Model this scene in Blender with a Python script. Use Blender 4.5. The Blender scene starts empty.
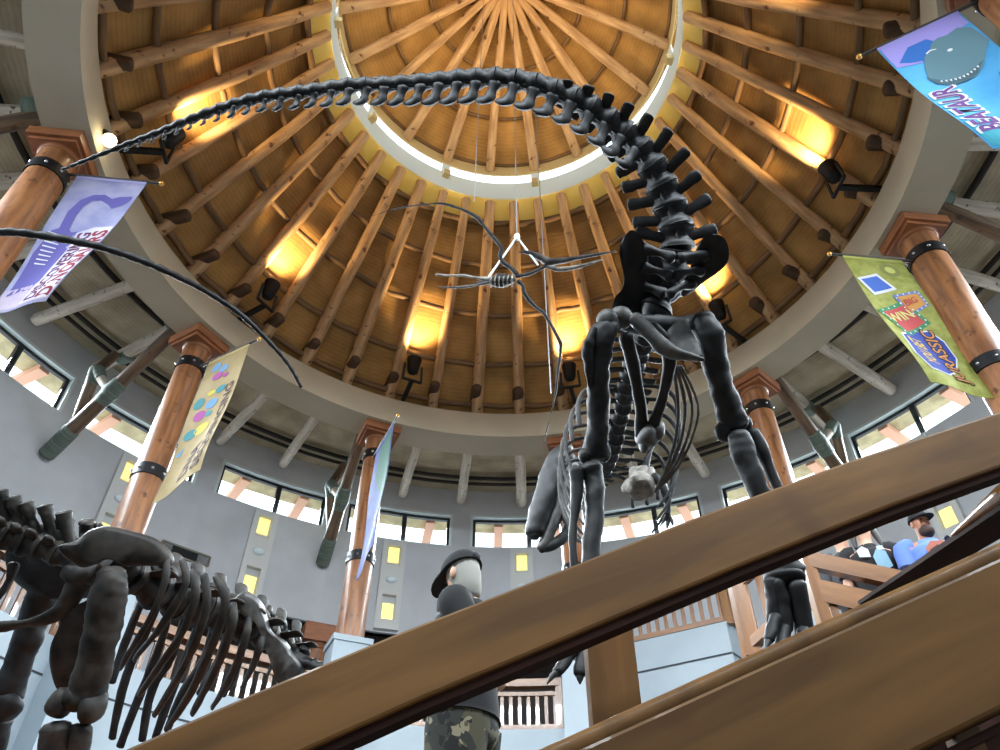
import bpy, bmesh, math, random
from mathutils import Vector as V, Matrix, noise, geometry
random.seed(7)
SC = bpy.context.scene
COL = SC.collection
PI = math.pi
rad = math.radians
EYE = 1.5                      # eye height above the lower floor
F_PX = 751.0
# camera axes (pitched up 42 degrees)
RT = V((0.99998091, -0.00416721, 0.00456226))
UP = V((-0.00617899, -0.67440373, 0.73833693))
FW = V((0.0, 0.73835103, 0.67441661))
CXY = V((0.1109, 7.9362, 0))   # axis of the rotunda
S = 12.5

def P(px, py, d):
    """a point of the place seen at that direction, d metres along the view axis"""
    v = FW + RT*((px-500)/F_PX) + UP*((375-py)/F_PX)
    v = v*d
    return V((v.x, v.y, v.z+EYE))
def PZ(px, py, z):
    v = FW + RT*((px-500)/F_PX) + UP*((375-py)/F_PX)
    v = v*(z/v.z)
    return V((v.x, v.y, v.z+EYE))
def POL(r, az, z):
    """polar about the rotunda axis, metres; az in degrees from the far side; z above the eye"""
    a = rad(az)
    return V((CXY.x+r*math.sin(a), CXY.y+r*math.cos(a), z+EYE))
def radial(az):
    a = rad(az); return V((math.sin(a), math.cos(a), 0))

# ------------------------------------------------------------------ materials
def mat(name):
    m = bpy.data.materials.new(name); m.use_nodes = True
    n = m.node_tree; b = n.nodes['Principled BSDF']
    return m, n.nodes, n.links, b
def lin(c):
    return tuple(((x/255)/12.92 if x/255 <= .04045 else ((x/255+.055)/1.055)**2.4) for x in c)+(1,)
def plain(name, c, rough=.6, metal=0, spec=.5, coat=0):
    m, N, L, b = mat(name)
    b.inputs['Base Color'].default_value = lin(c); b.inputs['Roughness'].default_value = rough
    b.inputs['Metallic'].default_value = metal; b.inputs['Specular IOR Level'].default_value = spec
    b.inputs['Coat Weight'].default_value = coat
    return m
def textured(name, c1, c2, scale=(1,1,1), nscale=3.0, detail=6, rough=.6, coord='Object', bump=.0, bscale=None,
             c3=None, spot=None, coat=0, spec=.5, ramp=(.35,.65), distortion=0):
    m, N, L, b = mat(name)
    tc = N.new('ShaderNodeTexCoord'); mp = N.new('ShaderNodeMapping')
    mp.inputs['Scale'].default_value = scale
    L.new(tc.outputs[coord], mp.inputs['Vector'])
    nz = N.new('ShaderNodeTexNoise'); nz.inputs['Scale'].default_value = nscale; nz.inputs['Detail'].default_value = detail
    nz.inputs['Distortion'].default_value = distortion
    L.new(mp.outputs[0], nz.inputs['Vector'])
    rp = N.new('ShaderNodeValToRGB')
    rp.color_ramp.elements[0].position = ramp[0]; rp.color_ramp.elements[1].position = ramp[1]
    rp.color_ramp.elements[0].color = lin(c1); rp.color_ramp.elements[1].color = lin(c2)
    L.new(nz.outputs[0], rp.inputs[0])
    out = rp.outputs[0]
    if c3 is not None:         # knots / flecks
        n2 = N.new('ShaderNodeTexNoise'); n2.inputs['Scale'].default_value = spot; n2.inputs['Detail'].default_value = 2
        L.new(tc.outputs[coord], n2.inputs['Vector'])
        r2 = N.new('ShaderNodeValToRGB'); r2.color_ramp.elements[0].position = .62; r2.color_ramp.elements[1].position = .7
        L.new(n2.outputs[0], r2.inputs[0])
        mx = N.new('ShaderNodeMix'); mx.data_type = 'RGBA'; L.new(r2.outputs[0], mx.inputs[0])
        L.new(out, mx.inputs[6]); mx.inputs[7].default_value = lin(c3); out = mx.outputs[2]
    L.new(out, b.inputs['Base Color'])
    b.inputs['Roughness'].default_value = rough; b.inputs['Coat Weight'].default_value = coat
    b.inputs['Specular IOR Level'].default_value = spec
    if bump:
        bp = N.new('ShaderNodeBump'); bp.inputs['Strength'].default_value = bump; bp.inputs['Distance'].default_value = .12 if bscale else .03
        if bscale:
            n3 = N.new('ShaderNodeTexNoise'); n3.inputs['Scale'].default_value = bscale; n3.inputs['Detail'].default_value = 8
            L.new(mp.outputs[0], n3.inputs['Vector']); L.new(n3.outputs[0], bp.inputs['Height'])
        else: L.new(nz.outputs[0], bp.inputs['Height']); L.new(bp.outputs[0], b.inputs['Normal'])
    return m
def emit(name, c, s):
    m, N, L, b = mat(name)
    b.inputs['Base Color'].default_value = lin(c)
    b.inputs['Emission Color'].default_value = lin(c); b.inputs['Emission Strength'].default_value = s
    return m
def woven(name, c1, c2, su, sv, rough=.85):
    """reed mat: fine ribs along one direction, blotchy tone; UV in metres"""
    m, N, L, b = mat(name)
    tc = N.new('ShaderNodeTexCoord')
    wv = N.new('ShaderNodeTexWave'); wv.wave_type = 'BANDS'; wv.bands_direction = 'X'
    wv.inputs['Scale'].default_value = su*2.5; wv.inputs['Distortion'].default_value = 1.5; wv.inputs['Detail'].default_value = 2
    L.new(tc.outputs['UV'], wv.inputs['Vector'])
    w2 = N.new('ShaderNodeTexWave'); w2.wave_type = 'BANDS'; w2.bands_direction = 'Y'
    w2.inputs['Scale'].default_value = sv; w2.inputs['Distortion'].default_value = 2.0
    L.new(tc.outputs['UV'], w2.inputs['Vector'])
    nz = N.new('ShaderNodeTexNoise'); nz.inputs['Scale'].default_value = 1.3; nz.inputs['Detail'].default_value = 8
    L.new(tc.outputs['Object'], nz.inputs['Vector'])
    ad = N.new('ShaderNodeMath'); ad.operation = 'MULTIPLY'; L.new(wv.outputs['Fac'], ad.inputs[0]); L.new(w2.outputs['Fac'], ad.inputs[1])
    a2 = N.new('ShaderNodeMath'); a2.operation = 'MULTIPLY_ADD'; L.new(ad.outputs[0], a2.inputs[0]); a2.inputs[1].default_value = .16
    L.new(nz.outputs[0], a2.inputs[2])
    rp = N.new('ShaderNodeValToRGB'); rp.color_ramp.elements[0].position = .35; rp.color_ramp.elements[1].position = .8
    rp.color_ramp.elements[0].color = lin(c1); rp.color_ramp.elements[1].color = lin(c2)
    L.new(a2.outputs[0], rp.inputs[0]); L.new(rp.outputs[0], b.inputs['Base Color'])
    b.inputs['Roughness'].default_value = rough; b.inputs['Specular IOR Level'].default_value = .2
    bp = N.new('ShaderNodeBump'); bp.inputs['Strength'].default_value = .35; bp.inputs['Distance'].default_value = .02
    L.new(ad.outputs[0], bp.inputs['Height']); L.new(bp.outputs[0], b.inputs['Normal'])
    return m

M = {}
M['column'] = textured('column_log', (106,66,40), (154,104,66), (9,1.2,1), 1.0, 6, .34, 'UV', .12, c3=(90,54,32), spot=5, coat=.15)
M['cap'] = textured('cap_timber', (118,70,40), (150,92,54), (1,1,6), 2.0, 5, .45, 'Object', .05, coat=.15)
M['rafter'] = textured('rafter_log', (150,114,78), (200,164,120), (7,.8,1), 1.2, 6, .6, 'UV', .2, c3=(88,52,28), spot=4)
M['rafter_end'] = textured('shaded_rafter_end', (52,36,22), (84,60,38), (7,.8,1), 1.2, 5, .7, 'UV', .2)  # darker brown puts the shade of the unlit inner rafter ends into their colour
M['purlin'] = textured('purlin_pole', (92,68,42), (128,96,62), (7,.8,1), 1.2, 5, .7, 'UV', .2)
M['mat_dome'] = woven('reed_mat_ochre', (148,112,66), (200,156,94), 9, 3)
M['mat_gray'] = woven('reed_mat_gray', (144,132,110), (194,180,154), 9, 3)
M['dark_pole'] = plain('dark_pole', (36,31,27), .8)
M['gray_log'] = textured('weathered_log', (158,148,134), (206,196,182), (7,.7,1), 1.3, 6, .75, 'UV', .25, c3=(66,56,48), spot=7)
M['brace_log'] = textured('brace_log', (66,52,40), (122,100,78), (8,.7,1), 1.2, 6, .55, 'UV', .25, c3=(58,44,34), spot=4)
M['lash'] = textured('verdigris_wrap', (78,92,84), (112,128,118), (1,18,1), 1.5, 4, .7, 'UV', .5)
M['steel'] = plain('black_steel', (30,31,34), .42, .6)
M['bolt'] = plain('bolt_steel', (170,170,170), .3, 1)
M['plaster'] = textured('gray_plaster', (182,188,194), (194,200,206), (1,1,1), 1.0, 5, .8, 'Object', .02)
M['ring'] = textured('ring_plaster', (172,162,140), (184,174,152), (1,1,1), .7, 5, .8, 'Object', .01)
M['ring_edge'] = M['ring']
M['white'] = plain('white_plaster', (216,234,240), .7)
M['cream'] = plain('cream_board', (196,176,128), .75)
M['yellow'] = textured('yellow_board', (246,208,96), (250,220,120), (1,1,1), 1.2, 5, .7, 'Object', .03)
M['white_panel'] = textured('white_panel', (132,144,152), (142,154,162), (1,1,1), .8, 3, .45, 'Object', 0)
M['groove'] = plain('dark_groove', (45,50,56), .8)
M['frame_black'] = plain('black_window_frame', (22,26,30), .4)
M['reveal'] = plain('white_reveal', (206,218,220), .6)
M['salmon'] = plain('salmon_paint', (222,168,138), .6)
M['eave'] = textured('eave_mat', (170,156,120), (206,192,150), (1,1,1), 3.0, 5, .8)
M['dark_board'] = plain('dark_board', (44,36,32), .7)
M['sconce'] = plain('light_gray_panel', (204,208,208), .5)
M['sconce_in'] = plain('recess_gray', (120,120,110), .6)
M['amber'] = emit('amber_glow', (255,238,150), .8)
M['bulb'] = emit('bulb_glow', (255,236,190), 14)
M['lens'] = emit('spot_lens', (255,226,160), 5)
M['floor'] = textured('stone_floor', (106,94,80), (130,118,102), (1,1,1), 1.0, 5, .5)
M['wood'] = textured('varnished_plank', (90,60,25), (122,85,41), (.9,7,1), 1.1, 6, .5, 'UV', .04, c3=(86,54,20), spot=1.6, coat=.08, spec=.3, distortion=.4)
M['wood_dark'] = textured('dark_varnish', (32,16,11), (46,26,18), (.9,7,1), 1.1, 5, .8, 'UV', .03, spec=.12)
M['wood_rail'] = textured('gallery_rail', (104,66,34), (142,96,54), (.9,7,1), 1.2, 5, .3, 'UV', .03, coat=.5)
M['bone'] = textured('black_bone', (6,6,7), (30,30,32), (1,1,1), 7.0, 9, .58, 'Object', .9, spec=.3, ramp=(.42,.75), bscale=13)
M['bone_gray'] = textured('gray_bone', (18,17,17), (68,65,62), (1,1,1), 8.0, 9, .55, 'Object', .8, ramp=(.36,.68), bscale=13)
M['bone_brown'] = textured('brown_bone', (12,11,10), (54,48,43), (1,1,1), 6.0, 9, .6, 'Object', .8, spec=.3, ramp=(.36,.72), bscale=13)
M['bone_pale'] = textured('pale_bone', (74,70,64), (128,122,114), (1,1,1), 9.0, 7, .7, 'Object', .6)
M['rod'] = plain('rod_metal', (60,56,52), .4, .6)
M['brass'] = plain('brass_tip', (190,140,70), .3, .8)
M['wire'] = plain('wire', (150,150,150), .4, .6)
M['wire_dark'] = plain('dark_wire', (70,64,58), .5, .3)
def glass():
    m, N, L, b = mat('window_glass')
    out = N['Material Output']; t = N.new('ShaderNodeBsdfTransparent'); g = N.new('ShaderNodeBsdfGlossy')
    t.inputs[0].default_value = (.95,.98,.98,1); g.inputs['Roughness'].default_value = .02
    mx = N.new('ShaderNodeMixShader'); mx.inputs[0].default_value = .04
    L.new(t.outputs[0], mx.inputs[1]); L.new(g.outputs[0], mx.inputs[2]); L.new(mx.outputs[0], out.inputs[0])
    return m
M['glass'] = glass()

# ------------------------------------------------------------------ mesh helpers
class MB:
    def __init__(self):
        self.v = []; self.f = []; self.uv = []; self.sm = []
    def face(self, idx, uvs=None, smooth=True):
        self.f.append(list(idx)); self.uv.append(uvs if uvs else [(0,0)]*len(idx)); self.sm.append(smooth)
    def add(self, p):
        self.v.append(V(p)); return len(self.v)-1
    def quad(self, a, b, c, d, uvs=None, smooth=False):
        i = [self.add(p) for p in (a,b,c,d)]
        self.face(i, uvs or [(0,0),((b-a).length,0),((b-a).length,(c-b).length),(0,(c-b).length)], smooth)
    def box(self, c, ax, ay, az):
        """box about centre c with half-axis vectors"""
        c = V(c); ax = V(ax); ay = V(ay); az = V(az)
        p = {}
        for i in (-1,1):
            for j in (-1,1):
                for k in (-1,1): p[i,j,k] = c+ax*i+ay*j+az*k
        def q(a,b,cc,d):
            L1 = (b-a).length; L2 = (d-a).length
            if L1 >= L2: uv = [(0,0),(L1,0),(L1,L2),(0,L2)]
            else: uv = [(0,0),(0,L1),(L2,L1),(L2,0)]
            i = [self.add(x) for x in (a,b,cc,d)]; self.face(i, uv, False)
        q(p[-1,-1,-1],p[-1,1,-1],p[1,1,-1],p[1,-1,-1]); q(p[-1,-1,1],p[1,-1,1],p[1,1,1],p[-1,1,1])
        q(p[-1,-1,-1],p[1,-1,-1],p[1,-1,1],p[-1,-1,1]); q(p[-1,1,-1],p[-1,1,1],p[1,1,1],p[1,1,-1])
        q(p[-1,-1,-1],p[-1,-1,1],p[-1,1,1],p[-1,1,-1]); q(p[1,-1,-1],p[1,1,-1],p[1,1,1],p[1,-1,1])
    def bar(self, a, b, w, h, up=V((0,0,1))):
        a = V(a); b = V(b); t = (b-a); ln = t.length; t.normalize()
        s = t.cross(up); s.normalize(); u = s.cross(t)
        self.box((a+b)/2, t*ln/2, s*w/2, u*h/2)
    def sweep(self, pts, ra, rb=None, up=V((0,0,1)), n=10, sub=4, amp=0, freq=5, cap=.5, closed=False):
        pts = [V(p) for p in pts]
        k = len(pts)
        if amp >= .02: n = max(n,22); sub = max(sub,9)
        if not hasattr(ra, '__len__'): ra = [ra]*k
        if rb is None: rb = ra
        if not hasattr(rb, '__len__'): rb = [rb]*k
        C = []; A = []; B = []
        def cr(p0,p1,p2,p3,t):
            return p1*1.0 + (p2-p0)*(.5*t) + (p0*2-p1*5+p2*4-p3)*(.5*t*t) + (p1*3-p0-p2*3+p3)*(.5*t*t*t)
        segs = k if closed else k-1
        for i in range(segs):
            if closed: q = [pts[(i+j-1)%k] for j in range(4)]
            else: q = [pts[max(0,min(k-1,i+j-1))] for j in range(4)]
            for s in range(sub):
                t = s/sub; u = t*t*(3-2*t)
                C.append(cr(*q,t)); j = (i+1)%k
                A.append(ra[i]*(1-u)+ra[j]*u); B.append(rb[i]*(1-u)+rb[j]*u)
        if not closed: C.append(pts[-1]); A.append(ra[-1]); B.append(rb[-1])
        m = len(C)
        T = []
        for i in range(m):
            if closed: t = C[(i+1)%m]-C[i-1]
            else: t = C[min(m-1,i+1)]-C[max(0,i-1)]
            if t.length < 1e-9: t = V((0,0,1))
            T.append(t.normalized())
        rings = []
        if cap and not closed:        # rounded ends
            e0 = max(A[0],B[0])*cap; e1 = max(A[-1],B[-1])*cap
            C = [C[0]-T[0]*e0, C[0]-T[0]*e0*.7]+C+[C[-1]+T[-1]*e1*.7, C[-1]+T[-1]*e1]
            A = [A[0]*.35, A[0]*.75]+A+[A[-1]*.75, A[-1]*.35]; B = [B[0]*.35, B[0]*.75]+B+[B[-1]*.75, B[-1]*.35]
            T = [T[0],T[0]]+T+[T[-1],T[-1]]; m += 4
        ln = 0; uvr = sum(A)/m
        pu = None
        for i in range(m):
            u = V(up)
            if abs(u.dot(T[i])) > .95:
                u = pu if pu is not None else (V((1,0,0)) if abs(T[i].x) < .8 else V((0,1,0)))
            u = u - T[i]*u.dot(T[i]); u.normalize(); pu = u; s = T[i].cross(u)
            if i: ln += (C[i]-C[i-1]).length
            r = []
            for j in range(n):
                a = 2*PI*j/n
                d = s*(math.cos(a)*A[i]) + u*(math.sin(a)*B[i])
                p = C[i]+d
                if amp: 
                    dn = d.normalized() if d.length > 1e-6 else d
                    w1 = noise.noise(p*freq)*amp + noise.noise(p*freq*3.1)*amp*.5
                    if amp >= .014: w1 = w1*.75 + (abs(noise.noise(p*freq*1.7+V((5,3,1))))-.25)*amp*.4 + noise.noise(p*freq*7)*amp*.16
                    p = p + dn*w1
                r.append(self.add(p))
            rings.append((r, ln))
        for i in range(m if closed else m-1):
            r0, l0 = rings[i]; r1, l1 = rings[(i+1)%m]
            if closed and i == m-1: l1 = l0+(C[0]-C[i]).length
            for j in range(n):
                k2 = (j+1)%n
                u0 = j/n*2*PI*uvr; u1 = (j+1)/n*2*PI*uvr
                self.face([r0[j],r0[k2],r1[k2],r1[j]], [(u0,l0),(u1,l0),(u1,l1),(u0,l1)])
        if not closed:
            self.face(list(reversed(rings[0][0]))); self.face(rings[-1][0])
    def plate(self, outline, nrm, t, bulge=.72, amp=0, freq=6):
        """thick rounded plate whose outline is a closed loop of points"""
        o = [V(p) for p in outline]; k = len(o)
        # densify
        d = []
        for i in range(k):
            p0,p1,p2,p3 = o[i-1],o[i],o[(i+1)%k],o[(i+2)%k]
            for s in range(3):
                q = s/3
                d.append(p1*1.0+(p2-p0)*(.5*q)+(p0*2-p1*5+p2*4-p3)*(.5*q*q)+(p1*3-p0-p2*3+p3)*(.5*q**3))
        o = d; k = len(o)
        c = sum(o, V((0,0,0)))/k; nrm = V(nrm).normalized()
        loops = []
        for sc, off in ((bulge,-1),(.93,-.75),(1,0),(.93,.75),(bulge,1)):
            L = []
            for p in o:
                q = c+(p-c)*sc+nrm*t*.5*off
                if amp: q = q+nrm*noise.noise(q*freq)*amp
                L.append(self.add(q))
            loops.append(L)
        for a, b in zip(loops, loops[1:]):
            for i in range(k):
                j = (i+1)%k; self.face([a[i],a[j],b[j],b[i]])
        self.face(list(reversed(loops[0]))); self.face(loops[-1])
    def blob(self, c, rx, ry, rz, ax=None, n=12, m=8, amp=0, freq=6):
        ax = ax or (V((1,0,0)),V((0,1,0)),V((0,0,1)))
        c = V(c); rows = []
        for i in range(m+1):
            th = PI*i/m; row = []
            for j in range(n):
                ph = 2*PI*j/n
                d = ax[0]*(rx*math.sin(th)*math.cos(ph))+ax[1]*(ry*math.sin(th)*math.sin(ph))+ax[2]*(rz*math.cos(th))
                p = c+d
                if amp: p = p+d.normalized()*noise.noise(p*freq)*amp
                row.append(self.add(p))
            rows.append(row)
        for i in range(m):
            for j in range(n):
                k = (j+1)%n
                self.face([rows[i][j],rows[i+1][j],rows[i+1][k],rows[i][k]], [(j/n,i/m),(j/n,(i+1)/m),((j+1)/n,(i+1)/m),((j+1)/n,i/m)])
    def lathe(self, base, prof, n=24, axis=V((0,0,1)), xax=V((1,0,0))):
        """profile: list of (radius, height)"""
        y = axis.cross(xax); rows = []
        for r, h in prof:
            rows.append([self.add(V(base)+axis*h+(xax*math.cos(2*PI*j/n)+y*math.sin(2*PI*j/n))*r) for j in range(n)])
        for i in range(len(rows)-1):
            for j in range(n):
                k = (j+1)%n; r = max(prof[i][0], prof[i+1][0])
                self.face([rows[i][j],rows[i][k],rows[i+1][k],rows[i+1][j]],
                          [(2*PI*r*j/n,prof[i][1]),(2*PI*r*(j+1)/n,prof[i][1]),(2*PI*r*(j+1)/n,prof[i+1][1]),(2*PI*r*j/n,prof[i+1][1])])
        self.face(list(reversed(rows[0]))); self.face(rows[-1])
    def build(self, name, material, parent=None, origin=None):
        me = bpy.data.meshes.new(name)
        o = V(origin) if origin is not None else V((0,0,0))
        me.from_pydata([tuple(p-o) for p in self.v], [], self.f)
        uvl = me.uv_layers.new(name='UVMap')
        k = 0
        for fu in self.uv:
            for u in fu:
                uvl.data[k].uv = u; k += 1
        me.polygons.foreach_set('use_smooth', self.sm)
        mm = material if isinstance(material, (list,tuple)) else [material]
        for x in mm: me.materials.append(x)
        me.validate()
        bm = bmesh.new(); bm.from_mesh(me); bmesh.ops.remove_doubles(bm, verts=bm.verts, dist=1e-5)
        bmesh.ops.recalc_face_normals(bm, faces=bm.faces)
        for e in bm.edges:
            if len(e.link_faces) == 2 and e.calc_face_angle(0) > rad(50): e.smooth = False
        bm.to_mesh(me); bm.free()
        ob = bpy.data.objects.new(name, me); COL.objects.link(ob)
        if parent is not None:
            ob.parent = parent
            # every thing's root has only a translation / z rotation; keep the part where it was built
            ob.matrix_parent_inverse = ROOTINV(parent)
        ob.location = o
        return ob
def ROOTINV(p):
    m = Matrix.Translation(p.location) @ p.rotation_euler.to_matrix().to_4x4()
    q = p.parent
    if q is not None: m = (Matrix.Translation(q.location) @ q.rotation_euler.to_matrix().to_4x4()) @ q_inv(p) @ m
    return m.inverted()
def q_inv(p): return p.matrix_parent_inverse.copy()
def tag(o, label, cat, group=None):
    o['label'] = label; o['category'] = cat
    if group: o['group'] = group
    return o
def thing(name, loc, label, cat, group=None):
    o = bpy.data.objects.new(name, None); COL.objects.link(o); o.location = V(loc); o.empty_display_size = .1
    return tag(o, label, cat, group)
def struct(o):
    o['kind'] = 'structure'; return o
def arcs(a0, a1, n): return [a0+(a1-a0)*i/n for i in range(n+1)]
def band(mb, a0, a1, prof, n, closed_prof=False):
    """surface of revolution about the rotunda axis between two azimuths; prof = [(r, z), ...] metres"""
    az = arcs(a0, a1, n)
    rows = [[mb.add(POL(r, a, z)) for a in az] for r, z in prof]
    pr = list(range(len(prof)-1)) + ([len(prof)-1] if closed_prof else [])
    acc = 0
    for i in pr:
        j = (i+1)%len(prof); L = math.hypot(prof[j][0]-prof[i][0], prof[j][1]-prof[i][1])
        for k in range(n):
            u0 = rad(az[k])*8; u1 = rad(az[k+1])*8
            mb.face([rows[i][k],rows[i][k+1],rows[j][k+1],rows[j][k]], [(u0,acc),(u1,acc),(u1,acc+L),(u0,acc+L)], True)
        acc += L
    if closed_prof and abs(a1-a0) < 359.9:
        mb.face([r[0] for r in rows], None, False); mb.face([r[-1] for r in reversed(rows)], None, False)
# ================================================================== THE ROTUNDA
WR = 11.875                    # inner radius of the outer wall
WIN0, WIN1 = 11.17, 12.27      # clerestory sill and head
CEN = [-15+18*k for k in range(20)]
CEN = [((c+180) % 360)-180 for c in CEN]
HALF = 7.7
mb = MB()
for c in CEN:
    low = 8.4 if -40 < c < 10 else -1.5
    def strip(a0, a1, z0, z1, n=4):
        band(mb, a0, a1, [(WR,z0),(WR,z1),(WR+.3,z1),(WR+.3,z0)], n, True)
    strip(c-9, c+9, low, WIN0); strip(c-9, c+9, WIN1, 13.5)
    strip(c-9, c-HALF, WIN0, WIN1, 1); strip(c+HALF, c+9, WIN0, WIN1, 1)
struct(mb.build('wall_outer', M['plaster']))
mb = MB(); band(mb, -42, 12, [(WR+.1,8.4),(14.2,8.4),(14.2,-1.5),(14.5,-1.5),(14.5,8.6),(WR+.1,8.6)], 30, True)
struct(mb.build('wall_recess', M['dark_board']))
mb = MB(); band(mb, 0, 360, [(.01,-1.5),(14.6,-1.5)], 64); struct(mb.build('floor', M['floor']))
# windows
for n, c in enumerate(CEN):
    root = bpy.data.objects.new('window_%d' % (n+1), None); COL.objects.link(root)
    root.location = POL(WR, c, WIN0); struct(root)
    def lining(r0, r1, a, z0, z1, w, name, m, par, wb=.02):
        da = math.degrees(w/WR); mb = MB()
        band(mb, c-a, c+a, [(r0,z1-w),(r1,z1-w),(r1,z1),(r0,z1)], 6, True)
        band(mb, c-a, c+a, [(r0,z0),(r1,z0),(r1,z0+wb),(r0,z0+wb)], 6, True)
        for s in (-1, 1):
            b0, b1 = sorted((c+s*a, c+s*(a-da)))
            band(mb, b0, b1, [(r0,z0+wb),(r1,z0+wb),(r1,z1-w),(r0,z1-w)], 1, True)
        return mb.build(name, m, par)
    lining(WR-.015, WR+.28, HALF, WIN0, WIN1, .075, 'window_reveal', M['reveal'], root)
    fr = lining(WR+.13, WR+.23, HALF-.37, WIN0+.021, WIN1-.076, .085, 'window_frame', M['frame_black'], root, .035)
    mb = MB(); band(mb, c-.33+.8, c+.33+.8, [(WR+.12,WIN0+.056),(WR+.24,WIN0+.056),(WR+.24,WIN1-.16),(WR+.12,WIN1-.16)], 1, True)
    mb.build('mullion', M['frame_black'], root)
    for a0, a1 in ((c-HALF+.8, c+.46), (c+1.14, c+HALF-.8)):
        mb = MB(); band(mb, a0, a1, [(WR+.17,WIN0+.056),(WR+.17,WIN1-.16)], 4); mb.build('pane', M['glass'], root)
# eaves outside and their salmon beams
mb = MB(); band(mb, 0, 360, [(WR+.3,12.3),(WR+1.0,12.25),(WR+1.0,12.4),(WR+.3,12.5)], 60, True)
struct(mb.build('trim_1', M['eave']))
for c in CEN:
    if not -85 < c < 85: continue
    for da in (-3.6, 4.6):
        mb = MB(); mb.bar(POL(WR+.31, c+da, 12.16), POL(WR+1.65, c+da, 12.1), .26, .17)
        o = mb.build('eave_beam', M['salmon'], None, POL(WR+.31, c+da, 12.16))
        tag(o, 'salmon painted beam under the eave seen outside a clerestory window pane', 'beam', 'eave beams outside the clerestory windows')
# ring beam
mb = MB(); band(mb, 0, 360, [(7.26,11.756),(7.26,12.5),(7.72,12.5),(7.72,13.45),(8.08,13.45),(8.08,11.756)], 96, True)
struct(mb.build('trim_2', M['ring']))
# aisle ceiling
mb = MB(); band(mb, 0, 360, [(8.0,13.42),(WR+.1,13.12)], 96); struct(mb.build('ceiling_1', M['mat_gray']))
for r, z, t in ((9.55,13.2,.07),(11.05,13.06,.06),(11.3,13.02,.05)):
    mb = MB(); mb.sweep([POL(r, a, z) for a in arcs(0,360,96)[:-1]], t, n=8, sub=1, closed=True)
    o = mb.build('ceiling_purlin', M['dark_pole'], None, POL(r,0,z))
    tag(o, {9.55:'dark hoop pole under the gray aisle matting nearest the ring beam', 11.05:'middle dark hoop pole under the gray aisle matting',
            11.3:'outermost dark hoop pole under the gray aisle matting beside the wall'}[r], 'purlin')
# aisle rafters: nine degrees apart, poking through the ring beam into the dome
AZR = [((-24+9*k+180) % 360)-180 for k in range(40)]
for a in AZR:
    if not -125 < a < 142: continue
    j = random.uniform(-.4,.4); r = .15+random.uniform(-.015,.02)
    mb = MB(); mb.sweep([POL(11.68+random.uniform(-.06,.06), a+j, 12.64), POL(9.8, a+j*.5, 12.8+random.uniform(-.02,.02)), POL(7.6, a+j*.2, 12.94)],
                        [r*1.03,r,r], n=12, sub=3, amp=.012, freq=3, cap=.35)
    o = mb.build('aisle_rafter', M['gray_log'], None, POL(11.5,a,12.66))
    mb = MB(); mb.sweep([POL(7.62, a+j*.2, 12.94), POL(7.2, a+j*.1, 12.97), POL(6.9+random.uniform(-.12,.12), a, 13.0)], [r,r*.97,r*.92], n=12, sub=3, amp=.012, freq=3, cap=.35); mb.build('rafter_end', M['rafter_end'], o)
    tag(o, 'weathered gray round log rafter under the flat aisle ceiling outside the ring beam', 'rafter', 'weathered log rafters of the aisle')
# lower dome: matting, purlins, rafters
mb = MB(); band(mb, 0, 360, [(7.71,12.42),(4.36,17.6)], 120); struct(mb.build('ceiling_2', M['mat_dome']))
for i, (k) in enumerate((.07, .25, .475, .70, .9)):
    r = 7.52+(4.18-7.52)*k; z = 12.44+(17.5-12.44)*k
    pts = [POL(r+random.uniform(-.02,.02), a, z+random.uniform(-.03,.03)) for a in arcs(0,360,120)[:-1]]
    mb = MB(); mb.sweep(pts, .075, n=8, sub=1, closed=True)
    o = mb.build('dome_purlin', M['purlin'], None, POL(r,0,z))
    tag(o, ['lowest thin hoop pole of the lower dome just above the ring beam', 'second hoop pole up the lower dome behind the log rafters', 'middle hoop pole of the lower dome behind the log rafters',
            'fourth hoop pole up the lower dome behind the log rafters', 'highest hoop pole of the lower dome just under the yellow ring'][i], 'purlin')
for k in range(40):
    a = ((-24+9*k+180) % 360)-180
    a += .3
    r = .135+random.uniform(-.012,.02); w = random.uniform(-.25,.25)
    mb = MB(); mb.sweep([POL(7.52,a+w,12.46), POL(6.38,a+w*.6,14.1), POL(5.25,a,15.75), POL(4.17,a,17.46)], [r*1.08,r*1.04,r,r*.95], n=12, sub=3, amp=.012, freq=3, cap=.4)
    o = mb.build('dome_rafter', M['rafter'], None, POL(7.36,a,12.4))
    tag(o, 'warm brown peeled log rafter rising up the lower dome to the yellow ring', 'rafter', 'log rafters of the lower dome')
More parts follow.
